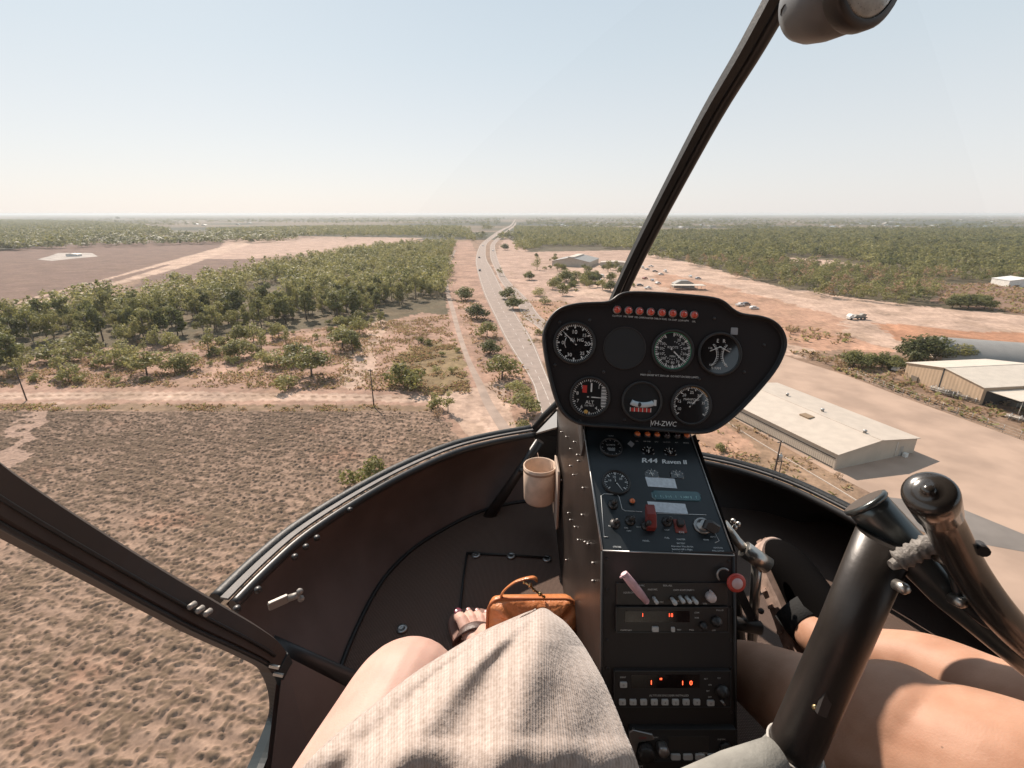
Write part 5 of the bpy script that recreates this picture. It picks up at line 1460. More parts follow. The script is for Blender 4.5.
# pink tag on a switch
pk = mat('pink_tape', (.62, .38, .42), .5, var=.15, scale=60)
m = M(); m.tube([AP(645, 599, .008).o, AP(638, 590, .014).o, AP(628, 577, .022).o, AP(619, 565, .030).o], [(.0042, .003), (.0058, .0032), (.0062, .0034), (.0050, .003)], n=10)
m.tube([AP(619, 568, .029).o, AP(615, 569, .031).o], [.003, .001], n=8); m.lathe(AP(645, 599, .003), [(.0042, 0), (.0045, .004), (.003, .007)], n=12)
tg = put('streamer_tag', m, pk); tg.data.transform(Matrix.Translation(-AP(645, 599).o)); tg.location = AP(645, 599).o
tag(tg, 'pink plastic streamer tag sticking out of the audio panel', 'tag')
def radio(px0, py0, px1, py1, name, mats, digits, frame_mi, deep=.006):
    m = M(); face(px0, py0, px1, py1, deep, 0, m); 
    for (a0, b0, a1, b1) in ((px0, py0, px1, py0 + .8), (px0, py1 - .8, px1, py1), (px0, py0, px0 + .8, py1), (px1 - .8, py0, px1, py1)): face(a0, b0, a1, b1, deep + .0012, frame_mi, m, 0, deep - .0005)
    return m, deep
# first radio
m, d_ = radio(615, 605, 727, 630.5, 'radio', None, None, 1)
face(624, 609, 688, 620, d_ + .0004, 2, m, 0, d_ - .0002)
for t, a_, b_, s in (('1', 641.5, 612.7, .0075), ('18', 669.5, 612.8, .0075)): m.text(AP(a_, b_), t, s, 3, d_ + .0007)
for t, a_, b_, s in (('COMM NAV', 625, 627.8, .003), ('TEST', 677.5, 627.5, .003), ('COM', 695, 610.5, .003), ('VOR', 695, 615.5, .003), ('PULL', 690, 627.5, .003), ('OFF', 712, 628, .003), ('PULL ID', 718, 608, .003)): m.text(AP(a_, b_), t, s, 4, d_ + .0006)
rd = hp('radio', m, [blk, greym, dispm, ledm, whm], 'radio with dim red digits and thin silver border')
m = M(); face(650.5, 624, 657, 629, d_ + .003, 0, m, .0008, d_ - .0005); face(669.5, 624.5, 673, 629, d_ + .003, 0, m, .0006, d_ - .0005); hp('key', m, keym, parent=rd)
for (a_, b_, r_) in ((701, 623, .0055), (714, 619, .0075)):
    m = M(); m.lathe(AP(a_, b_, d_), [(r_, 0), (r_, .005), (r_ * .6, .006), (r_ * .55, .010), (.0005, .0105)], n=22); m.box(AP(a_, b_, d_), -.0005, .0005, .002, r_ * .5, .010, .0108); hp('knob', m, blk, parent=rd)
# transponder
m, d_ = radio(613, 668, 729, 704.5, 'transponder', None, None, 1)
face(630, 672, 698, 685, d_ + .0004, 2, m, 0, d_ - .0002)
for t, a_, b_, s in (('1', 650, 679.6, .0085), ('"', 659.5, 678, .011), ('1', 681, 680, .0085), ('0', 689.3, 680, .0088)): m.text(AP(a_, b_), t, s, 3, d_ + .0007)
for t, a_, b_, s in (('IDENT', 622, 674.5, .003), ('ALTITUDE ENCODER INSTALLED', 667.5, 692.5, .0038), ('ALT', 704, 676, .003), ('ON', 708, 682, .003), ('SBY', 706, 688, .003), ('OFF', 708, 694, .003), ('TST', 717, 675.5, .003), ('BENDIX', 722, 676, .0)): 
    if s: m.text(AP(a_, b_), t, s, 4, d_ + .0006)
xp = hp('transponder', m, [blkm, greym, dispm, mat('led_red_bright', (1, .09, .03), .5, emit=3.5), whm], 'transponder with bright red digits above eight white keys')
for i in range(8):
    m = M(); a_ = 621.2 + 10.5 * i; face(a_ - 3.3, 696, a_ + 3.3, 701.3, d_ + .003, 0, m, .0008, d_ - .0005); m.text(AP(a_, 698.8), str(i), .0042, 1, d_ + .0033); hp('key', m, [keym, blk], parent=xp)
for (a_, b_) in ((622.3, 681.5), (708.5, 699.5)):
    m = M(); face(a_ - 3.5, b_ - 2.6, a_ + 3.5, b_ + 2.6, d_ + .003, 0, m, .0008, d_ - .0005); m.text(AP(a_, b_), 'ID', .003, 1, d_ + .0033); hp('key', m, [keym, blk], parent=xp)
m = M(); m.lathe(AP(719.5, 687.5, d_), [(.009, 0), (.009, .006), (.006, .007), (.0055, .012), (.0005, .0125)], n=24); m.box(AP(719.5, 687.5, d_), -.0006, .0006, -.005, .005, .012, .0128); hp('knob', m, blk, parent=xp)
m = M(); m.tube([AP(719, 697, d_).o, AP(722, 701, d_ + .004).o], [.0022, .0012], n=8); hp('lock_switch', m, alum, parent=xp)
# third radio, with silver frame corner
m, d_ = radio(628, 724, 733, 756, 'fm_radio', None, None, 1, .010)
face(666, 731, 706, 745, d_ + .0006, 2, m, .001, d_ - .0005); m.text(AP(700, 747.5), 'YAESU' if False else 'VERTEX', .0036, 4, d_ + .0006); m.text(AP(718, 734), 'VHF FM', .0034, 4, d_ + .0006); m.text(AP(652, 732), 'MEMORY', .003, 4, d_ + .0006)
fm = hp('radio', m, [mat('radio_graphite', (.035, .036, .037), .45), greym, mat('lcd_grey', (.055, .050, .046), .3), ledm, whm], 'radio with grey display and silver corner plate')
m = M(); pts = [LO.px(*p) for p in ((627, 726), (631, 723.5), (650, 728), (652, 733), (636, 735), (632, 752), (628, 754))][::-1]; m.prism(LO, pts, .008, .013, bev=.001); m.text(AP(640, 731.2), 'COMM', .0035, 1, .0134); hp('corner_plate', m, [alum, redm], parent=fm)
for i in range(4):
    m = M(); a_ = 673 + 12 * i; face(a_ - 4.6, 748, a_ + 4.6, 753.5, d_ + .003, 0, m, .001, d_ - .0005); hp('key', m, keym, parent=fm)
for (a_, b_, r_, ml) in ((643, 744, .0110, blk), (659, 740.5, .0075, alum)):
    m = M(); m.lathe(AP(a_, b_, d_), [(r_ * 1.1, 0), (r_, .003), (r_, .013), (r_ * .8, .015), (.0005, .0155)], n=22); 
    for k_ in range(16): a = 6.283 * k_ / 16; m.box(AP(a_, b_, d_).rot(a), r_ * .97, r_ * 1.04, -.0006, .0006, .003, .0125)
    hp('knob', m, ml, parent=fm)
m = M(); m.lathe(AP(722, 742, d_), [(.009, 0), (.008, .006), (.001, .007)], n=20); hp('knob', m, blk, parent=fm)
m = M(); face(628, 760, 733, 790, .004, 0, m); m.text(AP(700, 764), '00', .008, 1, .0044); m.text(AP(640, 764), 'GPS', .004, 2, .0044); hp('lower_panel', m, [blk, mat('led_dull', (.35, .09, .04), .5, emit=.3), whm])
# screws of the lower face
for (a_, b_) in ((607, 559), (729, 561), (607, 590), (731, 607), (607, 640), (731, 640), (607, 668), (731, 668), (608, 712), (731, 712)):
    m = M(); m.lathe(AP(a_, b_, 0), [(.0022, 0), (.0020, .001), (.0003, .0013)], n=10); hp('screw', m, blk)
# red knob at the console's right edge
fr = AP(732, 579, .012); m = M(); m.lathe(fr, [(.005, -.02), (.005, -.002), (.0125, -.001), (.0135, .0015), (.0122, .004), (.0088, .0045)], 0, 28); m.lathe(fr, [(.0083, .003), (.0075, .0055), (.001, .0062)], 1, 22)
hp('mixture_knob', m, [mat('knob_red', (.50, .06, .045), .35), mat('knob_rose', (.62, .42, .42), .4)])
fr = AP(722, 573.5, .004); m = M()
pts = [fr.pt(.009 * math.cos(a), .009 * math.sin(a), .001) for a in np.linspace(R(40), R(230), 14)]; m.tube(pts, .0015, n=8); hp('knob_guard', m, alum)

# --- flight instrument panel ("mushroom") ------------------------------
IP = Frame(P(662, 372, .80), VX * math.cos(R(-3)) + VU * math.sin(R(-3)), VU * math.cos(R(-3)) - VX * math.sin(R(-3)))
outl = [(546, 322), (553, 312), (562, 306), (577, 302.5), (594, 301.7), (606, 301.5), (612, 299), (617, 294.5), (625, 291.5), (640, 291), (677, 293), (714, 296.5), (725, 301), (733, 309), (742, 313.5), (760, 315), (774, 320), (783, 329), (787, 341), (785.5, 352), (777, 370), (758, 393), (737, 415), (722, 427), (710, 433), (698, 434.5), (675, 433), (640, 430), (610, 428), (583, 426.5), (571, 422), (561, 413), (555, 401), (549, 380), (544, 355), (541.5, 335)]
ol = chaikin([IP.px(*p) for p in outl], 2)
m = M()
n_ = len(ol); cx_ = sum(p[0] for p in ol) / n_; cy_ = sum(p[1] for p in ol) / n_
def inset(d, k=1.0):
    out = []
    for i in range(n_):
        a_, b_ = Vector(ol[i - 1]), Vector(ol[(i + 1) % n_]); t = (b_ - a_).normalized(); nn = Vector((-t.y, t.x))
        p = Vector(ol[i]); c = Vector((cx_, cy_)) - p
        if nn.dot(c) < 0: nn = -nn
        out.append(p + nn * d)
    return out
rings = [(-.085, .012), (-.050, .003), (-.010, .0), (.003, .0003), (.0050, .0015), (.0055, .003), (.0045, .0045), (.000, .0055), (-.003, .0065)]
V = []
for w, d in rings:
    for p in inset(d): V.append(IP.pt(p.x, p.y, w))
m.add(V, [(k_ * n_ + i, k_ * n_ + (i + 1) % n_, (k_ + 1) * n_ + (i + 1) % n_, (k_ + 1) * n_ + i) for k_ in range(len(rings) - 1) for i in range(n_)], 0, True)
b_ = len(m.v) - len(V)
m.f.append(tuple(b_ + i for i in range(n_))); m.m.append(0); m.sm.append(False)
m.f.append(tuple(b_ + (len(rings) - 1) * n_ + i for i in range(n_))); m.m.append(1); m.sm.append(False)
# flip so normals face out does not matter for these opaque paints
ip = hp('instrument_panel', m, [mat('hood_black', (.020, .018, .018), .50, bump=.1, bscale=700, spec=.5), panelm])
IW = -.003
def ipg(a_, b_, r_, **k): return gauge(IP.at(a_, b_, IW), r_ * .80 / 480, ip, **k)
T = lambda n_, a0, a1, r0, r1, w: (n_, a0, a1, r0, r1, w)
ipg(574.5, 343, 19.5, name='vacuum_gauge', fm=glsm, ticks=(T(60, 0, 354, .86, .95, .04), T(12, 0, 330, .76, .95, .07)), nums=(('10', 90, .58, .30), ('15', 40, .66, .24), ('20', 0, .66, .30), ('25', -50, .66, .24), ('30', -110, .64, .26), ('5', 140, .62, .26), ('0', 180, .6, .26)), words=(('IN. HG', .12, .18, .24),),
    needle=((137, .82, .06, 2),), extra=lambda m, fr, r: m.tube([fr.pt(r * .5 * math.cos(a), r * .5 * math.sin(a), .002) for a in np.linspace(2.6, 3.7, 8)], r * .02, 2, n=4))
# blank cover plate
fr = IP.at(625, 348, IW); m = M(); r_ = .0350; m.lathe(fr, [(r_ * 1.03, 0), (r_ * 1.03, .0015), (r_ * .99, .0022), (r_ * .97, .0008)], 0, 44, cap=False)
m.prism(fr, [(r_ * .97 * math.cos(6.2832 * i / 44), r_ * .97 * math.sin(6.2832 * i / 44)) for i in range(44)], -.001, .0012, 1); hp('blanking_plate', m, [blkm, mat('cover_grey', (.020, .020, .021), .6)], parent=ip)
def asi(m, fr, r):
    m.lathe(fr, [(r * .965, .0016), (r * .965, .0022), (r * .93, .0022), (r * .93, .0016)], 4, 44, cap=False)
ipg(673, 350.5, 19.3, name='airspeed_gauge', ticks=(T(56, 88, -240, .80, .92, .035), T(14, 88, -240, .74, .92, .06), T(22, 80, -220, .44, .50, .03)), extra=asi,
    nums=tuple((str(20 + 10 * i), 62 - 25 * i, .63, .19) for i in range(12)), words=(('KNOTS', 0, .17, .17), ('MPH', 0, -.30, .15)), needle=((-43, .86, .08, 2),))
def dual(m, fr, r):
    for sg in (-1, 1):
        pts = [fr.pt(sg * r * (.95 - .80 * math.cos(a)), r * .75 * math.sin(a) - .05 * r, .002) for a in np.linspace(-.85, .75, 14)]
        m.tube(pts, r * .018, 2, n=4)
        for i in range(0, 14, 1):
            a = -.85 + 1.6 * i / 13; c0 = (sg * r * (.95 - .80 * math.cos(a)), r * .75 * math.sin(a) - .05 * r); m.tube([fr.pt(c0[0], c0[1], .002), fr.pt(c0[0] - sg * r * .11, c0[1], .002)], r * .012, 2, n=4)
    m.tube([fr.pt(-.5 * r, .12 * r, .0026), fr.pt(.05 * r, .38 * r, .0026)], r * .022, 2, n=4); m.tube([fr.pt(.5 * r, .12 * r, .0026), fr.pt(-.05 * r, .38 * r, .0026)], r * .022, 2, n=4)
ipg(720, 354, 20.0, name='tachometer', fm=glsm, extra=dual, words=(('E', -.12, .66, .26), ('R', .2, .66, .26), ('% RPM', -.15, -.72, .17)), nums=(('110', 150, .55, .14), ('110', 30, .55, .14), ('60', 232, .7, .14), ('60', 300, .6, .14)))
def alt(m, fr, r):
    m.box(fr, -.42 * r, -.18 * r, .22 * r, .62 * r, .0016, .0021, 3); m.box(fr, .02 * r, .10 * r, .28 * r, .75 * r, .0016, .0021, 2)
    m.box(fr, .60 * r, .88 * r, -.55 * r, .65 * r, .0016, .0020, 6, bev=.1 * r)
    for i in range(7): m.box(fr, .62 * r, .86 * r, (-.5 + .17 * i) * r, (-.45 + .17 * i) * r, .0020, .0023, 2)
    m.ball(fr.pt(-.18 * r, -.80 * r, .002), r * .12, 5, 8)
ipg(590, 397, 18.6, name='altimeter', ticks=(T(50, 90, -262.8, .86, .95, .035), T(10, 90, -234, .80, .95, .06)), nums=(('9', 130, .68, .26), ('8', 165, .7, .26), ('7', 200, .68, .26), ('6', 232, .68, .26), ('4', -58, .68, .26), ('1', 50, .72, .26)), words=(('ALT', 0, -.28, .26), ('100 FEET', 0, -.46, .14)), needle=((-2, .92, .07, 2),), extra=alt)
# slip ball
def ball_(m, fr, r):
    pts = [fr.pt(r * .72 * math.sin(a), -r * (.10 + .30 * (math.cos(a) - .8)) * 1.0 - .02 * r, .004) for a in np.linspace(-.95, .95, 14)]
    m.tube(pts, r * .15, 7 - 1, n=10); 
    m.ball(pts[5] + fr.Z * .002, r * .13, 0, 10)
    for i in range(7):
        if i % 2: continue
    for i in range(5): m.box(fr, (-.55 + .22 * i) * r, (-.40 + .22 * i) * r, -.56 * r, -.36 * r, .0016, .0026, 3 if i % 1 == 0 else 2)
    for i in range(6): m.box(fr, (-.62 + .22 * i) * r, (-.58 + .22 * i) * r, -.56 * r, -.34 * r, .0016, .0028, 2)
    m.box(fr, .64 * r, .78 * r, -.2 * r, .12 * r, .0016, .003, 2)
o = ipg(642, 401.5, 18.6, name='slip_indicator', extra=ball_, fm=mat('recess_black', (.008, .008, .009), .5))
o.data.materials[6] = mat('ball_tube', (.55, .62, .66), .25)
ipg(691.5, 405, 18.6, name='manifold_gauge', fm=glsm, ticks=(T(46, 215, -35, .86, .95, .035), T(10, 215, -35, .78, .95, .06)), nums=(('10', 200, .66, .22), ('15', 165, .66, .22), ('20', 128, .66, .22), ('25', 90, .68, .22), ('30', 52, .66, .22), ('35', 12, .66, .2)), words=(('MANIFOLD', 0, .30, .17), ('PRESS', 0, .12, .17)), needle=((48, .88, .07, 2),),
    extra=lambda m, fr, r: m.tube([fr.pt(r * .97 * math.cos(a), r * .97 * math.sin(a), .002) for a in np.linspace(.5, 1.6, 14)], r * .02, 5, n=4))
for i, a_ in enumerate((617.3, 628.8, 639.7, 651, 662.2, 673, 684, 694.5)): lamp(IP.at(a_, 309.5 + i * .75, IW), .0058, ip, LR)
m = M()
for i, (a_, t) in enumerate(((617.3, 'CLUTCH'), (628.8, 'MR TEMP'), (639.7, 'MR CHIP'), (651, 'STARTER ON'), (662.2, 'AUX FUEL'), (673, 'TR CHIP'), (684, 'LOW RPM'), (694.5, 'OIL'))): m.text(IP.at(a_, 315.6 + i * .8, IW), t, .0040, 0, .0005)
m.text(IP.at(670, 376, IW), 'MAX GROSS WT 2500 LBS  DO NOT EXCEED LIMITS', .0042, 0, .0005)
m.text(IP.at(664, 423.6, IW), 'VH-ZWC', .0118, 0, .0005, sx=.92, shear=.12)
m.box(IP.at(651.5, 423.4, IW), -.0005, 0, -.006, .006, 0, .0005)
hp('lettering', m, whm, parent=ip)
m = M(); m.box(IP.at(735, 331, IW), -.006, .006, -.006, .006, 0, .0012, bev=.001); hp('placard', m, mat('grey_placard', (.3, .3, .31), .5), parent=ip)
for (a_, b_) in ((560, 322), (590, 320), (604, 372), (555, 365), (650, 372), (700, 379), (745, 372), (765, 345), (715, 318), (625, 420), (580, 421)):
    m = M(); m.lathe(IP.at(a_, b_, IW), [(.0028, 0), (.0025, .0012), (.0003, .0014)], n=10); hp('screw', m, blk, parent=ip)
# neck between the panel and the console
m = M(); m.box(SW, qtl[0] - .001, qtr[0] + .001, qtl[1] - .02, qtl[1] + .10, -.05, -.006); hp('console_neck', m, blkm)

# --- compass on the bow ------------------------------------------------
cc = P(846, -11, .58); ax = (P(897, -29, .51) - P(812, 8, .605)).normalized()
fr = Frame(cc, ax.cross(Vector((0, 0, 1))).cross(ax) if False else ax.orthogonal(), ax.cross(ax.orthogonal()))
m = M(); m.lathe(fr, [(.002, -.074), (.024, -.072), (.038, -.064), (.044, -.050), (.0475, -.028), (.0475, .014)], 0, 40); m.lathe(fr, [(.0495, .012), (.0505, .016), (.0505, .030), (.0475, .034), (.040, .034)], 1, 40, cap=False)
comp = tag(put('compass', m, [mat('compass_grey', (.13, .13, .13), .42, bump=.05, bscale=300), blk], origin=cc), 'round grey compass hanging from the top of the windscreen bow', 'compass')
def cput(name, m, mats): return put(name, m, mats, comp)
m = M(); m.lathe(fr, [(.040, .020), (.040, .032), (.036, .036), (.018, .040), (.0005, .041)], 0, 40); cput('dial_glass', m, mat('compass_dial', (.30, .33, .33), .15, var=.2, scale=90, spec=.6))
m = M()
for i in range(72):
    a = 6.2832 * i / 72; l_ = .0065 if i % 2 else .011; m.tube([fr.pt(.0385 * math.cos(a), .0385 * math.sin(a), .0335), fr.pt((.0385 - l_) * math.cos(a), (.0385 - l_) * math.sin(a), .0368)], .00045, n=4)
cput('dial_marks', m, mat('compass_print', (.06, .06, .06), .6))
m = M(); m.tube([P(790, 12, .615), P(800, -5, .62), P(815, -60, .62)], .012, n=12); cput('bracket', m, blk)

GS = .87
P0 = P
def P(a_, b_, d_): return P0(a_, b_, d_ * .87)
# --- cyclic stick ------------------------------------------------------
stickm = mat('stick_black', (.030, .025, .022), .36, .2, var=.3, scale=14, spec=.5, bump=.05, bscale=200)
m = M(); st = [P(770, 800, .56), P(800, 735, .53), P(842, 640, .49), (P(886, 536, .455))]
m.tube(st, [.0265, .0260, .0245, .0240], n=32); stick = hp('cyclic_stick', m, stickm)
m = M(); tb = [P(866, 503, .470), P(873, 511, .467), P(905, 546, .455), P(948, 592, .445), P(1000, 640, .435), P(1060, 690, .43)]
m.tube(tb, [.0190, .0190, .0188, .0165, .012, .011], n=28); m.lathe(Frame(tb[0], (tb[1] - tb[0]).orthogonal(), (tb[1] - tb[0]).cross((tb[1] - tb[0]).orthogonal())), [(.0180, -.003), (.0208, -.002), (.0210, .001), (.0192, .003)], n=28)
hp('t_bar', m, mat('t_bar_black_steel', (.10, .11, .11), .28, .75), parent=stick)
gp = [P(930, 494, .362), P(935, 506, .374), P(945, 526, .390), P(967, 568, .405), P(997, 611, .41), P(1030, 645, .42), P(1085, 690, .43)]
m = M(); m.tube(spline([tuple(p) for p in gp], 5), .0140, n=32)
ax = (gp[1] - gp[0]).normalized(); gf = Frame(gp[0], ax.orthogonal(), ax.cross(ax.orthogonal())); 
s_ = 1 if gf.Z.dot(ax) < 0 else -1
m.lathe(gf, [(.0145, -s_ * .036), (.0158, -s_ * .0345), (.0172, -s_ * .010), (.0176, s_ * .000), (.0170, s_ * .003), (.0145, s_ * .0055), (.010, s_ * .0068), (.0048, s_ * .0075), (.0046, s_ * .0082), (.0034, s_ * .010), (.0006, s_ * .0106)], 0, 36)
grip = hp('grip', m, mat('grip_black_gloss', (.028, .024, .021), .22, spec=.55, coat=.3, bump=.04, bscale=120), parent=stick)
m = M(); m.tube([P(978, 545, .395), P(984, 552, .385)], .0045, n=10); hp('trigger', m, blk, parent=stick)
m = M(); mid = P(906, 547, .430); A1, A2 = P(884, 556, .437), P(928, 533, .427)
A1 = A1 - VF * .012; A2 = A2 - VF * .012
m.tube([A1.lerp(A2, k_ / 20) for k_ in range(21)], [(.0085 + .0012 * math.sin(k_ * 1.9)) * (.55 if k_ == 0 else 1) for k_ in range(21)], n=14); m.tube([A1 - VX * .004 - VU * .003, A1 + VX * .003], [.0042, .0060], n=10)
hp('tape_wrap', m, mat('silver_tape', (.17, .155, .14), .6, .1, bump=.9, bscale=260, var=.3, scale=120), parent=stick)
m = M(); m.tube(spline([tuple(P(*p)) for p in ((938, 555, .43), (952, 572, .425), (962, 600, .425), (985, 622, .42), (1010, 632, .42), (1040, 650, .42))], 6), .0042, n=10)
m.tube(spline([tuple(P(*p)) for p in ((936, 545, .42), (948, 560, .41), (975, 590, .415), (1000, 610, .41))], 6), .003, n=8); hp('wiring', m, mat('cable_black', (.02, .02, .02), .3, spec=.6), parent=stick)
for (a_, b_, d_) in ((947, 560, .405), (962, 603, .418), (905, 589, .42)):
    m = M(); m.lathe(Frame(P(a_, b_, d_), VX, VU), [(.005, -.01), (.005, 0), (.003, .003), (.0005, .003)], n=12); hp('bolt', m, steel, parent=stick)
m = M(); c = P(826, 704, .487); fr = Frame(c, P(842, 660, .487) - c, VX); m.box(fr, -.012, .016, -.007, .003, -.003, .002, bev=.001)
for u in (-.008, .002, .012): m.ball(fr.pt(u, -.004, .005), .0035, 1, 8)
hp('bracket', m, [blk, mat('brass', (.5, .38, .2), .3, 1.0)], parent=stick)
# boot at its foot
bo = mat('grey_canvas', (.22, .215, .195), .9, var=.2, scale=25, bump=.3, bscale=200)
m = M(); ax_ = (st[1] - st[0]).normalized(); fb = Frame(P(789, 752, .535), VX, VF); 
prof = [(798, 750, .0285), (785, 770, .034), (770, 790, .050), (745, 830, .075), (730, 880, .10)]
m.tube([P(a_, b_, .535 + i * .01) for i, (a_, b_, r_) in enumerate(prof)], [r_ for _, _, r_ in prof], n=28)
m.tube([P(778, 760, .52), P(738, 778, .51), P(700, 808, .50), P(640, 870, .50)], [.022, .026, .036, .05], n=20)
boot = hp('stick_boot', m, bo)
m = M(); cf = Frame(st[0].lerp(st[1], .82), ax_.orthogonal(), ax_.cross(ax_.orthogonal())); pts = [cf.pt(.0238 * math.cos(a), .0238 * math.sin(a)) for a in np.linspace(0, 2 * math.pi, 30)]; m.tube(pts, .0018, n=8); hp('boot_piping', m, mat('piping_grey', (.40, .38, .35), .6), parent=boot)

GS = 1.0
P = P0
# --- pedals on the pilot's side -------------------------------------------
m = M(); m.tube([P(723, 523, .98), P(737, 541, .97), P(757, 562, .96)], [.0095, .0095, .011], n=14); m.tube([P(744, 549, .962), P(768, 566, .955)], .017, n=16); m.tube([P(757, 562, .96), P(752, 640, 1.03)], .010, n=10)
ped = hp('pedal', m, [mat('pedal_steel', (.42, .40, .37), .3, .9)])
m = M(); 
for (a_, b_) in ((733, 521), (738, 524), (735, 527)): m.ball(P(a_, b_, .96), .0055, 0, 8)
hp('pedal_bolt', m, steel, parent=ped)
m = M(); m.box(Frame(P(742, 597, .98), VX, VU).rot(-1.15), -.05, .05, -.008, .008, -.004, .004, bev=.002); hp('pedal_link', m, blk, parent=ped)
m = M(); m.tube([P(726, 540, 1.0), P(735, 600, 1.02), P(740, 640, 1.05)], .012, n=10); m.tube([P(718, 620, 1.0), P(760, 628, 1.0)], .014, n=10); m.ball(P(761, 611, .95), .006); hp('pedal_linkage', m, blk)

# seats (below and behind the frame edge)
seatm = mat('seat_leather', (.05, .038, .032), .5, bump=.3, bscale=80)
for x0, x1 in ((-.42, .07), (.36, .86)):
    m = M(); fr = Frame(EYE + Vector((x0, -.35, -.84 - (.03 if x0 > 0 else 0))), (1, 0, 0), (0, 1, .05)); m.box(fr, 0, x1 - x0, 0, .56, -.06, .09, bev=.03); hp('seat', m, seatm)
m = M(); m.box(Frame(EYE + Vector((-.45, -.62, -.9)), (1, 0, 0), (0, 0, 1)), 0, 1.34, 0, 1.24, .0, .03); hp('rear_bulkhead', m, brownm)
m = M(); V = []
for j, y_ in enumerate((-.62, -.2, .2, .42, .52)):
    for i in range(9):
        t = i / 8; x_ = -.45 + 1.34 * t; V.append(EYE + Vector((x_, y_, .34 - .10 * (2 * t - 1) ** 2 - (.0, .0, .0, .012, .04)[j])))
m.add(V, [(j * 9 + i, j * 9 + i + 1, (j + 1) * 9 + i + 1, (j + 1) * 9 + i) for j in range(4) for i in range(8)], 0, True)
m.add([v + Vector((0, 0, .02)) for v in V], [(j * 9 + i, (j + 1) * 9 + i, (j + 1) * 9 + i + 1, j * 9 + i + 1) for j in range(4) for i in range(8)], 0, True); hp('roof', m, mat('headliner', (.05, .045, .042), .8))

# --- pouch on the console --------------------------------------------------
def onside(a_, b_, dx=0):
    r = ray(a_, b_); t = (xl - dx - EYE.x) / r.x; return EYE + r * t
pm = mat('tan_canvas', (.62, .46, .35), .8, var=.1, scale=40, bump=.2, bscale=400)
pc = P(540, 465, 1.30); pr = .044
m = M(); fr = Frame(pc, (1, 0, 0), (0, 1, 0))
prof = [(pr * .90, -.108), (pr * .97, -.102), (pr, -.06), (pr * 1.02, 0), (pr * .985, .001), (pr * .93, -.002), (pr * .93, -.10), (.002, -.105)]
m.lathe(fr, prof, 0, 36, cap=True)
po = tag(put('pouch', m, pm, origin=pc), 'tan round cup pouch strapped to the left side of the console', 'pouch')
m = M(); m.lathe(fr, [(pr * 1.025, -.014), (pr * 1.03, -.012), (pr * 1.03, -.010), (pr * 1.02, -.008)], 0, 36, cap=False); put('stitching', m, mat('stitch', (.30, .2, .14), .8), po)
m = M(); m.box(Frame(P(556.5, 488, 1.285), (0, 1, 0), (0, 0, 1)), -.05, .05, -.10, .075, -.003, .003, bev=.006); put('backing_strap', m, mat('strap_pale', (.46, .36, .29), .8), po)
m = M(); m.ball(P(558.5, 482, 1.25), .004); put('snap_stud', m, steel, po)

# --- handbag ---------------------------------------------------------------
lm = mat('tan_leather', (.50, .175, .065), .30, var=.18, scale=12, bump=.6, bscale=28, spec=.6, col2=(.60, .24, .095))
bo_ = Q(533, 640, FZ + .0); BX = (Q(575, 640, FZ) - Q(490, 640, FZ)).normalized()
bagF = Frame(P(532.5, 634, .985), BX, VU + Vector((0, 0, .15)))
W2, H2 = .093, .074
def rrect(w, h, r, n_=6):
    out = []
    for cx, cy, a0 in ((w - r, h - r, 0), (-w + r, h - r, 90), (-w + r, -h + r, 180), (w - r, -h + r, 270)):
        for i in range(n_ + 1): a = R(a0 + 90 * i / n_); out.append((cx + r * math.cos(a), cy + r * math.sin(a)))
    return out
m = M(); prs = [(-.026, .90), (-.024, .97), (-.016, 1.0), (-.004, 1.0), (.004, .985), (.012, .93), (.017, .75), (.019, .4)]
base = rrect(W2, H2, .028); V = []; nb_ = len(base)
for w, s in prs:
    for i, (a_, b_) in enumerate(base): V.append(bagF.pt(a_ * s, b_ * s, w + .004 * math.sin(i * 1.3 + w * 90)))
m.add(V, [(k_ * nb_ + i, k_ * nb_ + (i + 1) % nb_, (k_ + 1) * nb_ + (i + 1) % nb_, (k_ + 1) * nb_ + i) for k_ in range(len(prs) - 1) for i in range(nb_)], 0, True)
b_ = len(m.v) - len(V); m.f += [tuple(b_ + i for i in reversed(range(nb_))), tuple(b_ + (len(prs) - 1) * nb_ + i for i in range(nb_))]; m.m += [0, 0]; m.sm += [False, True]
bag = tag(put('handbag', m, lm, origin=bagF.pt(0, -H2, -.02)), 'small tan leather handbag with wrist strap standing on the cabin floor', 'handbag')
lm2 = mat('leather_edge', (.36, .12, .045), .4)
m = M(); pts = [bagF.pt(a_ * 1.01, b_ * 1.01, .002) for a_, b_ in base]; m.tube(pts + [pts[0]], .0026, n=8); put('piping', m, lm2, bag)
m = M(); m.tube([bagF.pt(.022, H2 * .98, .008), bagF.pt(.022, H2 * .2, .019), bagF.pt(.020, -H2 * .6, .019)], .0014, n=6); put('seam', m, lm2, bag)
m = M(); hs = [P(501, 601, .985), P(503, 592, .975), P(515, 582, .965), P(531, 577.5, .965), P(537, 580, .968), P(526, 587, .97), (P(514, 594, .975))]
m.tube(spline([tuple(p) for p in hs[:5]], 6), (.0075, .0022), n=8, up=VF + VX * .3); put('wrist_strap', m, lm, bag)
m = M(); cl_ = [P(524, 582, .96), P(530, 585, .96), P(534, 590, .965), P(540, 594, .97), P(544, 597, .975)]
for k_ in range(5): m.ball(cl_[k_], .0048 if k_ % 2 else .0036, 0, 8)
m.tube(cl_, .0022, n=8); put('clasp', m, mat('brass', (.5, .38, .2), .3, 1.0), bag)
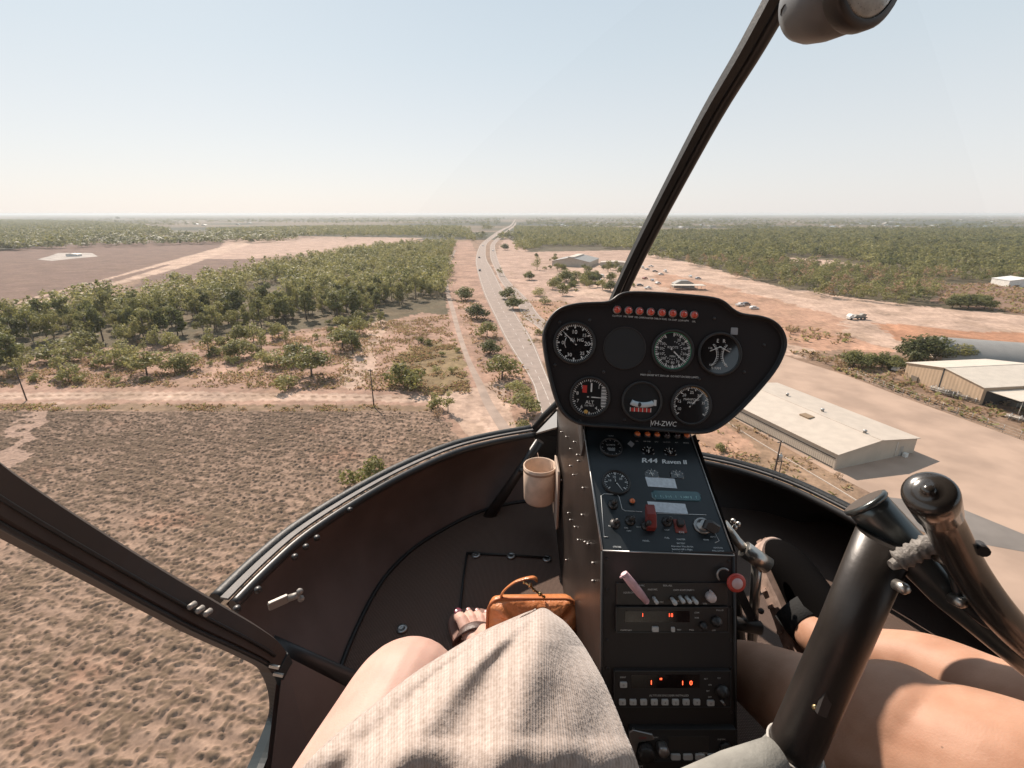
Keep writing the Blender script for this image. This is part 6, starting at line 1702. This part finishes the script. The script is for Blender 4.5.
# ================================================================== PEOPLE
def skin_mat(name, c, c2):
    m = bpy.data.materials.new(name); n, l, b = nt(m)
    b.inputs['Roughness'].default_value = .55; b.inputs['Specular IOR Level'].default_value = .28
    b.inputs['Subsurface Weight'].default_value = .12; b.inputs['Subsurface Radius'].default_value = (.012, .005, .003); b.inputs['Subsurface Scale'].default_value = 1.0
    tc = n.new('ShaderNodeTexCoord'); nz = n.new('ShaderNodeTexNoise'); nz.inputs['Scale'].default_value = 16; nz.inputs['Detail'].default_value = 5
    l.new(tc.outputs['Object'], nz.inputs[0]); mx = n.new('ShaderNodeMix'); mx.data_type = 'RGBA'
    mx.inputs['A'].default_value = (*c, 1); mx.inputs['B'].default_value = (*c2, 1)
    mr = n.new('ShaderNodeMapRange'); mr.inputs[1].default_value = .35; mr.inputs[2].default_value = .65
    l.new(nz.outputs[0], mr.inputs[0]); l.new(mr.outputs[0], mx.inputs['Factor'])
    v = n.new('ShaderNodeTexVoronoi'); v.inputs['Scale'].default_value = 26; l.new(tc.outputs['Object'], v.inputs[0])   # a few moles
    cp = n.new('ShaderNodeMath'); cp.operation = 'LESS_THAN'; cp.inputs[1].default_value = .03; l.new(v.outputs[0], cp.inputs[0])
    m2 = n.new('ShaderNodeMix'); m2.data_type = 'RGBA'; l.new(mx.outputs['Result'], m2.inputs['A']); m2.inputs['B'].default_value = (*[q * .55 for q in c2], 1)
    l.new(cp.outputs[0], m2.inputs['Factor']); l.new(m2.outputs['Result'], b.inputs['Base Color'])
    nb = n.new('ShaderNodeTexNoise'); nb.inputs['Scale'].default_value = 420; nb.inputs['Detail'].default_value = 3; l.new(tc.outputs['Object'], nb.inputs[0])
    bp = n.new('ShaderNodeBump'); bp.inputs['Strength'].default_value = .22; bp.inputs['Distance'].default_value = .001; l.new(nb.outputs[0], bp.inputs['Height']); l.new(bp.outputs[0], b.inputs['Normal'])
    return m
def body(name, m, mt, parent, vox=.0042):
    o = put(name, m, mt, parent)
    r = o.modifiers.new('remesh', 'REMESH'); r.mode = 'VOXEL'; r.voxel_size = vox; r.use_smooth_shade = True
    s = o.modifiers.new('smooth', 'SMOOTH'); s.factor = .5; s.iterations = 7
    return o
def limb(m, pts, n=28, k=6):
    """pts: (Vector, radius)"""
    sp = spline([(p.x, p.y, p.z, r) for p, r in pts], k)
    m.tube([s[:3] for s in sp], [s[3] for s in sp], n=n)
E = lambda x, y, z: EYE + Vector((x, y, z))
w_skin = skin_mat('fair_skin', (.48, .295, .24), (.56, .37, .305))
woman = thing('person', 'passenger in a beige ribbed knit dress with bare left knee and brown sandal', 'person', E(0, .1, -.88))
m = M()
KR, KL = P(540, 704, .65), P(409, 697, .565)
HRp, HLp = E(.05, -.06, -.60), E(-.23, -.06, -.58)
limb(m, [(HLp, .088), (HLp.lerp(KL, .35), .084), (HLp.lerp(KL, .7), .081), (KL - (KL - HLp).normalized() * .045, .073), (KL, .066), (KL + Vector((.004, .03, -.02)), .050)])
limb(m, [(KL + Vector((.002, .012, -.01)), .052), (KL.lerp(E(-.13, .62, -.84), .35), .054), (KL.lerp(E(-.13, .62, -.84), .75), .040), (E(-.13, .62, -.84), .034)])
limb(m, [(E(-.13, .60, -.86), .030), (E(-.15, .70, -.872), .028), (E(-.17, .78, -.880), .020)])
ank = P(477, 657, 1.045)
limb(m, [(HRp, .088), (HRp.lerp(KR, .35), .084), (HRp.lerp(KR, .7), .074), (KR, .050), (KR + Vector((-.004, .03, -.02)), .044)])
limb(m, [(KR, .05), (KR.lerp(ank, .35), .053), (KR.lerp(ank, .75), .040), (ank, .032)])
m.tube([HRp + Vector((.01, -.06, 0)), HLp + Vector((-.01, -.06, 0))], .10, n=24)
limb(m, [((HRp + HLp) / 2 + Vector((0, -.06, 0)), .115), ((HRp + HLp) / 2 + Vector((0, -.14, .16)), .10)])
# the right foot, toes forward
Tt, dd_ = Q(463, 613, -.872), Vector((-.40, .915, 0)).normalized(); ss_ = Vector((dd_.y, -dd_.x, 0)); U3 = Vector((0, 0, 1))
def fp_(a, b, c): return Tt - dd_ * a + ss_ * b + U3 * c
ftube = [(fp_(.235, .022, .012), .026), (fp_(.20, .022, .016), .031), (fp_(.15, .022, .022), .033), (fp_(.11, .020, .016), .030), (fp_(.075, .016, .006), .022)]
limb(m, ftube); limb(m, [(ank, .032), (fp_(.19, .022, .04), .034), (fp_(.17, .022, .02), .033)])
limb(m, [(fp_(.12, .0, .010), .024), (fp_(.07, -.004, .004), .019), (fp_(.05, -.006, .003), .015)]); limb(m, [(fp_(.12, .035, .008), .022), (fp_(.08, .040, .002), .017), (fp_(.07, .040, .0), .013)])
toes = [(-.012, .0, .0128, .058), (.0125, .001, .0088, .062), (.0305, .010, .0082, .057), (.0475, .022, .0078, .050), (.0625, .038, .0074, .040)]
for (b, a0, r_, ln_) in toes:
    p0 = fp_(a0 + ln_, b * .85 + .001, .004); p1 = fp_(a0 + ln_ * .45, b * .97, .006 + r_ * .35); p2 = fp_(a0 + r_ * .5, b, .0)
    m.tube([p0, p1, p2], [r_ * 1.1, r_ * .98, r_ * 1.0], n=16); m.ball(p2, r_ * 1.06, n=14)
wb = body('body', m, w_skin, woman, .0023)
polish = mat('nail_polish', (.16, .045, .065), .2, coat=.5)
for i, (b, a0, r_, ln_) in enumerate(toes[:4]):
    mm = M(); c = fp_(a0 + .001, b, r_ * .86); mm.ball(c, r_ * (.72 if i == 0 else .6), 0, 12, (1, 1.15, .34), Frame(c, ss_, dd_)); put('toenail', mm, polish if i == 0 else mat('nail_pink', (.50, .30, .28), .3, coat=.4), woman)
# sandal
sand = mat('sandal_brown_leather', (.065, .034, .028), .5, bump=.3, bscale=120); sole_m = mat('sandal_sole', (.20, .10, .075), .7, bump=.2, bscale=200)
so = [(.245, .0), (.252, .022), (.245, .046), (.19, .052), (.14, .050), (.09, .062), (.05, .070), (.018, .062), (-.004, .040), (-.014, .015), (-.013, -.010), (.0, -.026), (.03, -.032), (.08, -.030), (.14, -.014), (.20, -.006)]
mm = M(); SF = Frame(Tt + Vector((0, 0, -.030)), ss_, dd_); mm.prism(SF, chaikin([((b - .02) * 1.16 + .02, -(a - .10) * 1.12 - .10) for a, b in so][::-1], 2), 0, .018, bev=.004); sd_ = put('sandal', mm, sole_m, woman)
def strap(pts, w_, th=.0022):
    mm = M(); mm.tube(spline([tuple(p) for p in pts], 6), (th, w_), n=8, up=U3 + dd_ * .2); return mm
put('strap', strap([fp_(.060, -.034, -.014), fp_(.062, -.028, .014), fp_(.068, .0, .0285), fp_(.078, .03, .024), fp_(.088, .056, .010), fp_(.092, .066, -.014)], .013), sand, sd_)
put('strap', strap([fp_(.125, -.024, -.014), fp_(.122, -.018, .022), fp_(.112, .0, .040), fp_(.118, .03, .040), fp_(.125, .052, .020), fp_(.130, .056, -.014)], .008), sand, sd_)
# dress
knit = bpy.data.materials.new('ribbed_knit'); n, l, b = nt(knit); b.inputs['Roughness'].default_value = .95; b.inputs['Specular IOR Level'].default_value = .1; b.inputs['Sheen Weight'].default_value = .35
uvn = n.new('ShaderNodeUVMap'); uvn.uv_map = 'rib'; sx_ = n.new('ShaderNodeSeparateXYZ'); l.new(uvn.outputs[0], sx_.inputs[0])
def sinw(freq, out=None):
    a = n.new('ShaderNodeMath'); a.operation = 'MULTIPLY'; a.inputs[1].default_value = freq * 6.2832; l.new(sx_.outputs['X'], a.inputs[0])
    s_ = n.new('ShaderNodeMath'); s_.operation = 'SINE'; l.new(a.outputs[0], s_.inputs[0]); return s_
s1, s2 = sinw(6), sinw(30)
tc = n.new('ShaderNodeTexCoord'); nz = n.new('ShaderNodeTexNoise'); nz.inputs['Scale'].default_value = 260; nz.inputs['Detail'].default_value = 4; l.new(tc.outputs['Object'], nz.inputs[0])
nz2 = n.new('ShaderNodeTexNoise'); nz2.inputs['Scale'].default_value = 30; l.new(tc.outputs['Object'], nz2.inputs[0])
ad = n.new('ShaderNodeMath'); ad.operation = 'MULTIPLY_ADD'; ad.inputs[1].default_value = .09; l.new(s1.outputs[0], ad.inputs[0])
a2 = n.new('ShaderNodeMath'); a2.operation = 'MULTIPLY_ADD'; a2.inputs[1].default_value = .12; l.new(s2.outputs[0], a2.inputs[0]); l.new(nz.outputs[0], a2.inputs[2]); l.new(a2.outputs[0], ad.inputs[2])
mx = n.new('ShaderNodeMix'); mx.data_type = 'RGBA'; mx.inputs['A'].default_value = (.29, .225, .185, 1); mx.inputs['B'].default_value = (.52, .44, .395, 1)
mr = n.new('ShaderNodeMapRange'); mr.inputs[1].default_value = .1; mr.inputs[2].default_value = .85; l.new(ad.outputs[0], mr.inputs[0]); l.new(mr.outputs[0], mx.inputs['Factor']); l.new(mx.outputs['Result'], b.inputs['Base Color'])
bp = n.new('ShaderNodeBump'); bp.inputs['Strength'].default_value = .7; bp.inputs['Distance'].default_value = .0012; l.new(a2.outputs[0], bp.inputs['Height']); l.new(bp.outputs[0], b.inputs['Normal'])
Lp = spline([(533, 613.5), (511, 623), (476, 639), (440.6, 660), (405.5, 683), (370, 711), (335, 739), (300, 772), (215, 880)], 8)
Rp = spline([(553, 614), (566, 624), (581, 643), (592, 661), (603, 681), (614, 706), (625, 734), (638, 768), (662, 860)], 8)
def samp(c, t):
    x = t * (len(c) - 1); i = min(int(x), len(c) - 2); f_ = x - i; return tuple(p * (1 - f_) + q * f_ for p, q in zip(c[i], c[i + 1]))
NU, NV = 240, 130
def dress_pt(u, v):
    uc = min(max(u, 0), 1)
    La, Ra = samp(Lp, v), samp(Rp, v)
    x = La[0] * (1 - uc) + Ra[0] * uc; y = La[1] * (1 - uc) + Ra[1] * uc
    y -= 5 * math.sin(math.pi * uc) * (1 - v) ** 9 + 14 * math.sin(math.pi * uc) * min(1, v * 2) * (1 - v)
    d = .575 - .215 * v ** .85
    g = min(1, v * 3.5)
    d += -.030 * math.sin(math.pi * uc) * g + .055 * uc ** 5 * g
    gv = min(1, max(0, v - .08) * 3)
    d += (.010 * math.exp(-((uc - .14) / .07) ** 2) - .009 * math.exp(-((uc - .28) / .08) ** 2) + .009 * math.exp(-((uc - .43) / .085) ** 2) - .006 * math.exp(-((uc - .62) / .1) ** 2)) * gv
    d += .0012 * math.sin(x * .11 + y * .05) * g
    p = P(x, y, d)
    if u < 0: p = p + VF * (.012 * min(1, -u * 30)) + VX * (.004) * (-u * 30)
    if u > 1: p = p + Vector((.00, .0, -1)) * (u - 1) * .9
    return p
V = []; UVs = []
us = [-.035, -.02] + list(np.linspace(0, 1, NU)) + [1.03, 1.08, 1.15, 1.24]
vs2 = np.linspace(0, 1, NV)
for v in vs2:
    for u in us:
        uc = min(max(u, 0), 1); La, Ra = samp(Lp, v), samp(Rp, v); x = La[0] * (1 - uc) + Ra[0] * uc
        yy = La[1] * (1 - uc) + Ra[1] * uc; t_ = min(1, max(0, (yy - 612) / 150)); rx = 545 + 16 + 76 * t_ ** .8
        rib = (x - 545) / (rx - 545) if x > 545 else (x - 545) / 88
        V.append(dress_pt(u, v)); UVs.append((rib + (u - uc) * .5, v))
nuu = len(us); mm = M(); mm.add(V, [(j * nuu + i, j * nuu + i + 1, (j + 1) * nuu + i + 1, (j + 1) * nuu + i) for j in range(NV - 1) for i in range(nuu - 1)], 0, True)
do = put('dress', mm, knit, woman)
uvl = do.data.uv_layers.new(name='rib')
li = np.empty(len(do.data.loops), dtype=np.int32); do.data.loops.foreach_get('vertex_index', li)
uvl.data.foreach_set('uv', np.array(UVs, dtype=np.float32)[li].ravel())
sol = do.modifiers.new('thickness', 'SOLIDIFY'); sol.thickness = .002; sol.offset = 0

# --- pilot ---------------------------------------------------------------
p_skin = skin_mat('tanned_skin', (.35, .18, .112), (.45, .255, .172))
pilot = thing('person', 'pilot with bare tanned legs and a black sneaker on the pedals', 'person', E(.62, .1, -.92))
m = M()
limb(m, [(P(722, 664, .90), .038), (P(748, 672, .83), .050), (P(800, 702, .73), .069), (P(858, 742, .64), .083), (P(925, 762, .57), .090), (P(1010, 800, .51), .101), (P(1130, 870, .45), .108), (P(1300, 1000, .34), .105)])
limb(m, [(P(800, 618, .93), .030), (P(822, 640, .86), .037), (P(870, 658, .80), .047), (P(930, 672, .74), .055), (P(1000, 705, .66), .060), (P(1090, 750, .56), .068), (P(1250, 860, .46), .09)])
m.tube([P(1130, 870, .45), E(.60, -.10, -.66)], [.095, .11], n=24); m.tube([P(1250, 860, .46), E(.80, -.10, -.66)], [.09, .11], n=24); m.tube([E(.55, -.12, -.66), E(.85, -.12, -.66)], .12, n=24)
limb(m, [(P(722, 664, .86), .040), (P(690, 660, 1.0), .033), (P(668, 655, 1.07), .030)])
m.ball(P(900, 728, .585), .074, n=20); m.ball(P(868, 722, .63), .070, n=20)
body('body', m, p_skin, pilot, .0042)
shoe_m = mat('black_mesh_shoe', (.006, .0055, .0055), .95, spec=.0); solew = mat('worn_sole', (.38, .27, .22), .75, var=.25, scale=60); white_print = mat('white_print', (.6, .6, .58), .6)
Hs_, Ts_ = P(824, 652, .88), P(788, 546, 1.00); ax = (Ts_ - Hs_); SL = ax.length + .03; ax.normalize()
upv = (-VF * .95 + VX * .12).normalized(); upv = (upv - ax * upv.dot(ax)).normalized(); SFr = Frame(Hs_, ax, ax.cross(upv).cross(ax).cross(ax) )
sidev = ax.cross(upv); SFr = Frame(Hs_, ax, -sidev)   # Y across the foot, Z = up
if SFr.Z.dot(upv) < 0: SFr = Frame(Hs_, ax, sidev)
ol_ = chaikin([(-.03, -.018), (-.035, .0), (-.03, .020), (.02, .032), (.08, .034), (.14, .044), (SL - .05, .046), (SL - .012, .028), (SL, .004), (SL - .008, -.022), (SL - .05, -.040), (.13, -.038), (.08, -.028), (.02, -.028)], 2)
mm = M(); mm.prism(SFr, [(p * 1.03 - .003, q * 1.14) for p, q in ol_], -.062, -.030, 0, bev=.004)
for k_ in range(22):
    a = k_ / 22; i = int(a * len(ol_)); p = (ol_[i][0] * 1.03 - .003, ol_[i][1] * 1.14); mm.box(Frame(SFr.pt(p[0] * 1.0, p[1] * 1.0, -.055), SFr.X, SFr.Y), -.003, .003, -.003, .003, -.006, .010, 0)
shoe = put('sneaker', mm, solew, pilot)
mm = M(); sec = [(-.028, .020, .040, .028), (0, .030, .058, .030), (.04, .033, .062, .030), (.08, .034, .058, .024), (.12, .039, .048, .012), (.16, .043, .038, .0), (SL - .04, .040, .030, -.010), (SL - .014, .028, .020, -.020), (SL - .003, .010, .008, -.030)]
V = []; K = 28
for (x_, hw, hh, cz) in sec:
    for k_ in range(K):
        a = 2 * math.pi * k_ / K; yy = hw * math.cos(a); zz = hh * math.sin(a); z_ = max(-.042, cz - .010 + zz)
        V.append(SFr.pt(x_, yy, z_))
mm.add(V, [(i * K + k_, i * K + (k_ + 1) % K, (i + 1) * K + (k_ + 1) % K, (i + 1) * K + k_) for i in range(len(sec) - 1) for k_ in range(K)], 0, True)
b_ = len(mm.v) - len(V); mm.f += [tuple(b_ + i for i in reversed(range(K))), tuple(b_ + (len(sec) - 1) * K + i for i in range(K))]; mm.m += [0, 0]; mm.sm += [False] * 2
uo = put('upper', mm, shoe_m, shoe); ss = uo.modifiers.new('sub', 'SUBSURF'); ss.levels = 2; ss.render_levels = 2
mm = M()
for k_ in range(5): x_ = .05 + .022 * k_; mm.tube([SFr.pt(x_, -.018, .052 - .012 * k_), SFr.pt(x_ + .004, 0, .059 - .0125 * k_), SFr.pt(x_, .018, .052 - .012 * k_)], .0022, n=6)
put('laces', mm, mat('lace_grey', (.10, .10, .10), .8), shoe)
mm = M(); mm.tube([P(790, 606, .935), P(802, 619, .915), P(813, 631, .885)], [.036, .038, .0375], n=24); put('sock', mm, mat('black_sock', (.015, .015, .015), .95, bump=.5, bscale=300), pilot)
yv = 1 if (SFr.Y.dot(VX) > 0) else -1
mm = M(); fr = Frame(SFr.pt(.03, yv * .036, -.030), SFr.X * 1.0, SFr.Z)
if fr.Z.dot(VX) < 0: fr = Frame(fr.o, -SFr.X, SFr.Z)
mm.text(fr, 'SPORT', .016, 0, .002); mm.tube([fr.pt(-.045, -.012, .001), fr.pt(.06, -.012, .001)], .0012, n=4); put('lettering', mm, white_print, shoe)
